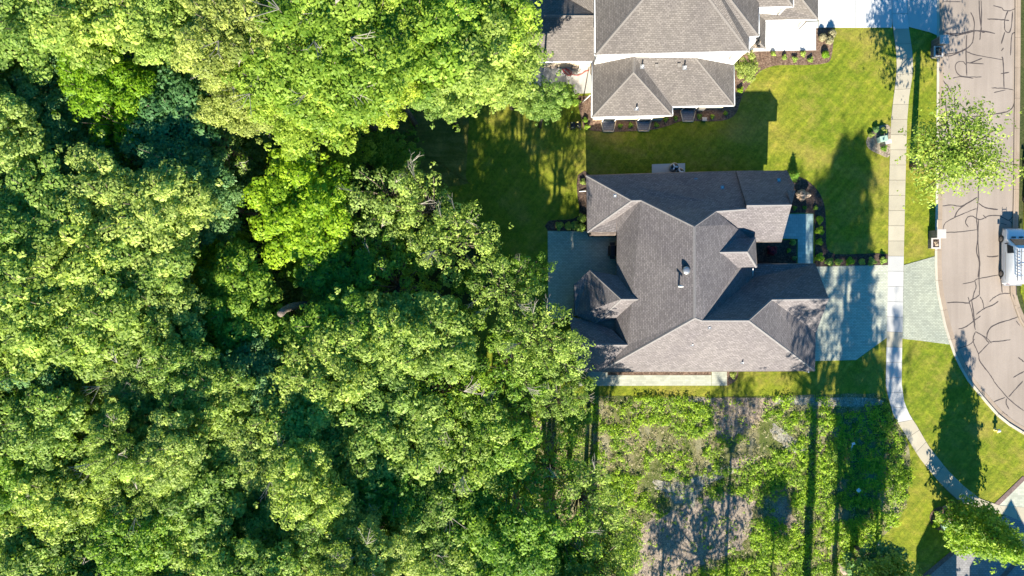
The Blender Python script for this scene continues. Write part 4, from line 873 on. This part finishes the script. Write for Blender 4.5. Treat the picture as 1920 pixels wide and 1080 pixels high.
# ------------------------------------------------------------ things
def van(px_side, py_front, labels):
    c = g(px_side, py_front, 0); L, Wd = 5.35, 2.0; cx, cy = Wd / 2, -L / 2
    root = empty('van', (c.x + Wd / 2, c.y - L / 2, .03), label=labels[0], cat='van')
    # stations along y (front = +y): y, half width, belt height, roof height, roof half width
    st = [(2.67, .78, .62, .72, .70), (2.6, .88, .75, .92, .76), (2.3, .95, .85, 1.05, .82), (1.72, .99, .95, 1.14, .86), (1.70, .99, .97, 1.16, .84), (1.05, 1.0, 1.15, 1.9, .74), (.75, 1.0, 1.2, 2.02, .76), (-1.0, 1.0, 1.2, 2.1, .78), (-2.45, 1.0, 1.2, 2.08, .77), (-2.62, .98, 1.15, 1.98, .74), (-2.67, .93, 1.0, 1.6, .74)]
    vs, n = [], 14
    for y, w, b, t, rw in st:
        prof = [(-w * .93, .3), (-w, .5), (-w, b), (-(w + rw) / 2 - .03, (b + t) / 2 + .05), (-rw, t - .12), (-rw * .88, t - .03), (-rw * .5, t), (rw * .5, t), (rw * .88, t - .03), (rw, t - .12), ((w + rw) / 2 + .03, (b + t) / 2 + .05), (w, b), (w, .5), (w * .93, .3)]
        vs += [(x, y, z) for x, z in prof]
    fs = [(i * n + k, i * n + (k + 1) % n, (i + 1) * n + (k + 1) % n, (i + 1) * n + k) for i in range(len(st) - 1) for k in range(n)]
    fs += [tuple(range(n))[::-1], tuple(range((len(st) - 1) * n, len(st) * n))]
    body = mesh_obj('body', vs, fs, M['vanpaint'], root, smooth=True)
    e = body.modifiers.new('edge', 'EDGE_SPLIT'); e.split_angle = R(32)
    ws = MB().add([(-.8, 1.68, 1.20), (.8, 1.68, 1.20), (.68, 1.04, 1.885), (-.68, 1.04, 1.885), (-.8, 1.70, 1.22), (.8, 1.70, 1.22), (.68, 1.06, 1.915), (-.68, 1.06, 1.915)], [(4, 5, 6, 7), (0, 1, 5, 4), (1, 2, 6, 5), (2, 3, 7, 6), (3, 0, 4, 7)]).build('windshield', M['glass'], root)
    for s in (-1, 1):
        MB().add([(s * 1.02, 1.2, 1.17), (s * 1.02, .3, 1.22), (s * .945, .3, 1.66), (s * .94, 1.02, 1.58), (s * .83, .3, 1.86), (s * .83, .92, 1.76)], [(0, 1, 2, 3), (3, 2, 4, 5)]).build('side_window', M['glass'], root)
        MB().box((s * 1.12, 1.25, 1.25), (.2, .12, .24)).build('mirror', M['black'], root, bevel=.03)
        MB().box((s * .68, 2.62, .72), (.3, .14, .16)).build('headlight', M['lamp'], root, bevel=.03)
        MB().box((s * .9, -2.66, 1.1), (.12, .08, .35)).build('tail_light', M['redlamp'], root)
        MB().box((s * .36, 1.86, 1.165), (.42, .13, .03)).build('hood_vent', M['black'], root)
        MB().box((s * 1.005, -.9, .95), (.02, 2.7, .06)).build('side_moulding', M['metal'], root)
        for y in (1.75, -1.65):
            w = MB(); w.add([(s * (.82 + .2 * (k % 2)), y + .37 * math.cos(a), .34 + .37 * math.sin(a)) for k0 in range(1) for a in [2 * math.pi * i / 20 for i in range(20)] for k in (0, 1)], [(2 * i, (2 * i + 2) % 40, (2 * i + 3) % 40, 2 * i + 1) for i in range(20)] + [tuple(range(0, 40, 2)), tuple(range(1, 40, 2))])
            wh = w.build('wheel', M['tyre'], root)
            w = MB(); x = s * 1.025; w.add([(x, y + .22 * math.cos(a), .34 + .22 * math.sin(a)) for a in [2 * math.pi * i / 16 for i in range(16)]] + [(x + s * .03, y + .08 * math.cos(a), .34 + .08 * math.sin(a)) for a in [2 * math.pi * i / 16 for i in range(16)]], [(i, (i + 1) % 16, 16 + (i + 1) % 16, 16 + i) for i in range(16)] + [tuple(range(16, 32))])
            w.build('rim', M['rim'], wh)
    MB().box((0, 2.68, .45), (1.75, .16, .24)).build('front_bumper', M['metal'], root, bevel=.04); MB().box((0, -2.74, .45), (1.8, .18, .2)).build('rear_bumper', M['metal'], root, bevel=.03)
    for y in (.4, -.9, -2.1): MB().tube([(-.72, y, 2.08), (-.7, y, 2.24), (.7, y, 2.24), (.72, y, 2.08)], .025, 5).build('roof_rack', M['darkmetal'], root)
    ld = MB(); x0 = c.x + Wd / 2 + labels[2]; y0 = c.y - L / 2
    for s in (-.2, .2): ld.box((x0 + s, y0 - .85, 2.33), (.05, 3.1, .08))
    for k in range(11): ld.tube([(x0 - .2, y0 - 2.25 + k * .28, 2.33), (x0 + .2, y0 - 2.25 + k * .28, 2.33)], .025, 5)
    lo = ld.build('ladder', M['metal'], label=labels[1], cat='ladder')
    return root
van(1872, 431, ('white work van parked by the kerb with a ladder on its roof', 'aluminium ladder strapped to the roof of the white van by the kerb', -.62))
van(1917, 292, ('second white van at the right edge, partly under the street tree', 'ladder on the van at the right edge beyond the street tree', -.6))
# mailboxes
def mailbox(px, py, label):
    c = g(px, py, 0); root = empty('mailbox', (c.x, c.y, .1), label=label, cat='mailbox', group='stone mailbox stands')
    MB().box((.05, .45, .7), (.74, .74, 1.4)).build('pier', M['stone'], root)
    MB().box((.05, .45, 1.45), (.86, .86, .1)).build('cap', M['capstone'], root, bevel=.015)
    MB().box((0, -.42, .3), (.8, .96, .6)).build('planter', M['stone'], root)
    for x, y, a, b in ((-.38, -.42, .16, 1.04), (.38, -.42, .16, 1.04), (0, -.87, .6, .14), (0, .03, .6, .1)): MB().box((x, y, .64), (a, b, .08)).build('coping', M['capstone'], root, bevel=.01)
    MB().box((0, -.42, .61), (.6, .78, .04)).build('soil', M['darkmulch'], root)
    MB().box((.46, .45, 1.1), (.1, .3, .26)).build('mailbox_door', M['darkmetal'], root)
    V, T = leaves([np.array([-.05, -.3, .68]), np.array([.1, -.55, .68])], [np.array([.16, .16, .08])] * 2, [60, 60], .05, np.random.default_rng(int(px)))
    me = quad_mesh('plant', V, T); me.materials.append(M['tanbush']); link('plant', me, None, root)
mailbox(1746, 449, 'stone mailbox stand with pale caps and planter on the grass by the paved apron')
mailbox(1751, 93, 'stone mailbox stand with pale caps beside the concrete apron at the top')
# air conditioners
def ac(px, py, label, group, s=1.0, z=.2):
    c = g(px, py, z); root = empty('air_conditioner', (c.x, c.y, z), label=label, cat='air conditioner', group=group)
    root.scale = (s, s, s)
    MB().lathe((0, 0, 0), [(.4, 0), (.42, .05), (.42, .75), (.38, .8)], 20).build('casing', M['metal'], root)
    MB().lathe((0, 0, .8), [(.36, 0), (.36, .02)], 20).build('fan_opening', M['black'], root)
    for k in range(3):
        a = k * 2.09; MB().box((.17 * math.cos(a), .17 * math.sin(a), .84), (.26, .14, .02), a).build('fan_blade', M['gutter'], root)
    MB().lathe((0, 0, .84), [(.08, 0), (.08, .05)], 10).build('fan_hub', M['metal'], root)
ac(1261.5, 315.5, 'grey air conditioner standing clear of the roof edge on the pale pad', 'air conditioners on the pad')
ac(1272, 325, 'grey air conditioner half hidden under the roof edge on the pale pad', 'air conditioners on the pad')
c = g(1079, 236, .1); mw = empty('lawn_mower', (c.x, c.y, .1), rz=R(5), label='small black machine with yellow patches on the lawn by the mulch bed', cat='lawn mower')
MB().box((-.28, 0, .28), (.5, .62, .3)).build('deck', M['black'], mw, bevel=.06); MB().lathe((.3, 0, .12), [(.26, 0), (.3, .1), (.28, .35), (.12, .42)], 16).build('engine', M['black'], mw)
for x, y in ((-.36, .22), (-.36, -.24), (.2, -.12), (.18, .24)): MB().box((x, y, .5), (.18, .1, .06)).build('cover', M['yellow'], mw, bevel=.02)
for x in (-.45, .45):
    for y in (-.34, .34): MB().tube([(x, y - .04, .12), (x, y + .04, .12)], .12, 12).build('wheel', M['tyre'], mw)
MB().tube([(-.5, -.2, .4), (-.85, -.22, .8), (-.85, .22, .8), (-.5, .2, .4)], .02, 5).build('handle', M['darkmetal'], mw)
# grill on the patio
c = g(1146, 471, .14); gl = empty('grill', (c.x, c.y, .14), label='black covered grill on the shaded patio beside the wall', cat='grill')
MB().box((0, 0, .4), (.7, .9, .8)).build('cabinet', M['black'], gl, bevel=.04)
mb = MB(); mb.add([(x, y, z) for y in (-.48, .48) for x, z in ((-.4, .8), (.4, .8), (.38, 1.0), (.2, 1.16), (-.2, 1.16), (-.38, 1.0))], [(0, 1, 2, 3, 4, 5), (11, 10, 9, 8, 7, 6)] + [(i, (i + 6), 6 + (i + 1) % 6, (i + 1) % 6) for i in range(6)]); mb.build('lid', M['black'], gl)
MB().tube([(-.44, -.35, .98), (-.5, -.3, 1.0), (-.5, .3, 1.0), (-.44, .35, .98)], .02, 6).build('handle', M['metal'], gl)
for s in (-1, 1): MB().box((0, s * .66, .82), (.5, .3, .04)).build('side_shelf', M['darkmetal'], gl)
# patio chairs and hose
for px, label in ((1038, 'tan patio chair on the left under the white gutter'), (1078, 'tan patio chair on the right under the white gutter')):
    c = g(px, 125, .15); ch = empty('patio_chair', (c.x, c.y, .14), label=label, cat='chair', group='patio chairs under the gutter')
    MB().box((0, 0, .38), (.6, .6, .12)).build('seat', M['cushion'], ch, bevel=.04); MB().box((0, .32, .68), (.6, .12, .6), 0, (R(-15), 'X')).build('backrest', M['cushion'], ch, bevel=.03)
    for s in (-1, 1):
        MB().box((s * .33, 0, .56), (.07, .62, .04)).build('armrest', M['darkmetal'], ch)
        for y in (-.27, .27): MB().box((s * .31, y, .27), (.05, .05, .54)).build('leg', M['darkmetal'], ch)
hp = [(1053, 127), (1058, 137), (1066, 142), (1072, 136), (1064, 130), (1056, 131), (1064, 139), (1070, 141), (1066, 132), (1060, 128), (1068, 137), (1078, 141), (1088, 140), (1098, 134), (1105, 131)]
sp = smooth_loop(hp, 6, False); MB().tube([g(x, y, .18) + Vector((0, 0, .02 * math.sin(i))) for i, (x, y) in enumerate(sp)], .03, 5).build('garden_hose', M['red'], label='red garden hose tangled on the concrete patio', cat='hose')
# hydrant
c = g(1865, 805, .1); hy = empty('fire_hydrant', (c.x, c.y, .1), label='pale yellow fire hydrant on the grass inside the road bend', cat='fire hydrant')
MB().lathe((0, 0, 0), [(.17, 0), (.17, .06), (.12, .08), (.12, .55), (.16, .57), (.16, .62)], 16).build('barrel', M['yellow'], hy)
MB().lathe((0, 0, .62), [(.15, 0), (.13, .1), (.06, .17), (.04, .22)], 16).build('bonnet', M['white'], hy)
for a in (0, math.pi, -math.pi / 2): MB().tube([(0, 0, .42), (.26 * math.cos(a), .26 * math.sin(a), .42)], .075, 10).build('outlet', M['yellow'], hy)
# utility boxes
def ubox(px, py, w, d, h, m, label, rz=0.2, group=None):
    c = g(px, py, h * .8); root = empty('utility_box', (c.x, c.y, .12), rz, label=label, cat='utility box', group=group)
    MB().box((0, 0, h / 2), (w, d, h)).build('cabinet', M[m], root, bevel=.03); MB().box((0, -.01, h + .02), (w + .06, d + .06, .05)).build('lid', M[m], root, bevel=.01)
    MB().box((0, -d / 2 - .012, h * .5), (w * .7, .02, h * .6)).build('door', M['metal'], root)
ubox(1654.5, 261, .7, .5, .7, 'boxgreen', 'pale green utility box in the island bed by the sidewalk'); ubox(1665, 266, .3, .3, .6, 'white', 'small white utility box next to the green one in the island bed')
ubox(1777, 982, .4, .4, .6, 'white', 'white utility box at the foot of the maple'); ubox(1771, 987, .5, .4, .5, 'boxgreen', 'green utility box at the foot of the maple')
ubox(1320, 224, .4, .3, .4, 'metal', 'small grey utility box under the shaded wall of the cream house', 0)
# bits in the field
c = g(1594, 838, .1); st_ = empty('marker_stake', (c.x, c.y, .1), label='white marker stake leaning in the weeds', cat='stake')
MB().tube([(0, -.5, .02), (.05, .5, .5)], .06, 6).build('post', M['white'], st_); MB().box((.05, .45, .55), (.3, .2, .1), .3).build('cap', M['white'], st_)
c = g(1606, 917, .1); st_ = empty('marker_post', (c.x, c.y, .1), label='white diamond shaped utility cover in the weeds', cat='marker')
MB().box((0, 0, .2), (.2, .2, .4), R(45)).build('post', M['gutter'], st_); MB().box((0, 0, .43), (.36, .36, .06), R(45)).build('plate', M['gutter'], st_, bevel=.01)
def rock(name, px, py, sx, sy, sz, rz, m, label, cat):
    c = g(px, py, .15); rr = random.Random(int(px)); bm = bmesh.new(); bmesh.ops.create_icosphere(bm, subdivisions=2, radius=1)
    for v in bm.verts: v.co *= rr.uniform(.85, 1.12)
    me = bpy.data.meshes.new(name); bm.to_mesh(me); bm.free(); o = link(name, me, M[m], label=label, cat=cat); o.location = (c.x, c.y, .12); o.scale = (sx, sy, sz); o.rotation_euler.z = rz
rock('boulder', 1643, 1021, .38, .22, .35, .4, 'capstone', 'pale boulder on the sunny lawn near the bottom edge', 'rock')
rock('boulder', 1580, 1066, .95, .38, .3, R(-52), 'gravel', 'long grey flat stone in the weeds at the bottom edge', 'rock')
rock('boulder', 1415, 92, .2, .15, .12, 0, 'capstone', 'small pale rock at the porch corner of the two storey house', 'rock')
# dead wood showing through the canopy
def deadtrunk(base, top, h0, h1, r0, r1, label, bend=.6, branches=0):
    A_, B_ = g(*base, h0), g(*top, h1); rr = random.Random(int(base[0])); m = MB(); n = 9; pts = []
    for i in range(n):
        k = i / (n - 1); pts.append(A_.lerp(B_, k) + Vector((rr.uniform(-.15, .15), math.sin(k * 3) * bend * .5 + rr.uniform(-.1, .1), rr.uniform(-.1, .1))))
    m.tube(pts, [r0 + (r1 - r0) * i / (n - 1) + rr.uniform(-.04, .04) for i in range(n)], 9)
    o0 = pts[0].copy(); m.v = [tuple(Vector(v) - o0) for v in m.v]; root = m.build('dead_tree', M['snag'], label=label, cat='dead tree'); root.location = o0
    for j in range(branches):
        p = pts[rr.randrange(2, n)] - o0; q = p + Vector((rr.uniform(-1.2, 1.2), rr.uniform(-1.2, 1.2), rr.uniform(.3, 1)))
        MB().tube([p, p.lerp(q, .5) + Vector((.15, -.1, 0)), q], [.12, .07, .03], 5).build('branch', M['snag'], root)
deadtrunk((592, 571), (524, 589), 8, 16.5, .42, .24, 'grey dead snag leaning out of a dark gap in the wood')
deadtrunk((135, 698), (12, 722), 14, 17.5, .3, .22, 'pale bare limb lying across the canopy near the left edge', .5, 4)
deadtrunk((82, 795), (12, 826), 10, 17.5, .38, .3, 'broken dead trunk with orange heartwood at the left edge', .2, 5)
deadtrunk((66, 860), (92, 800), 8, 14, .16, .1, 'thin curved dead limb beside the dark gap at left', 1.2, 3)
print('objects', len(bpy.data.objects), 'polys', sum(len(m.polygons) for m in bpy.data.meshes))
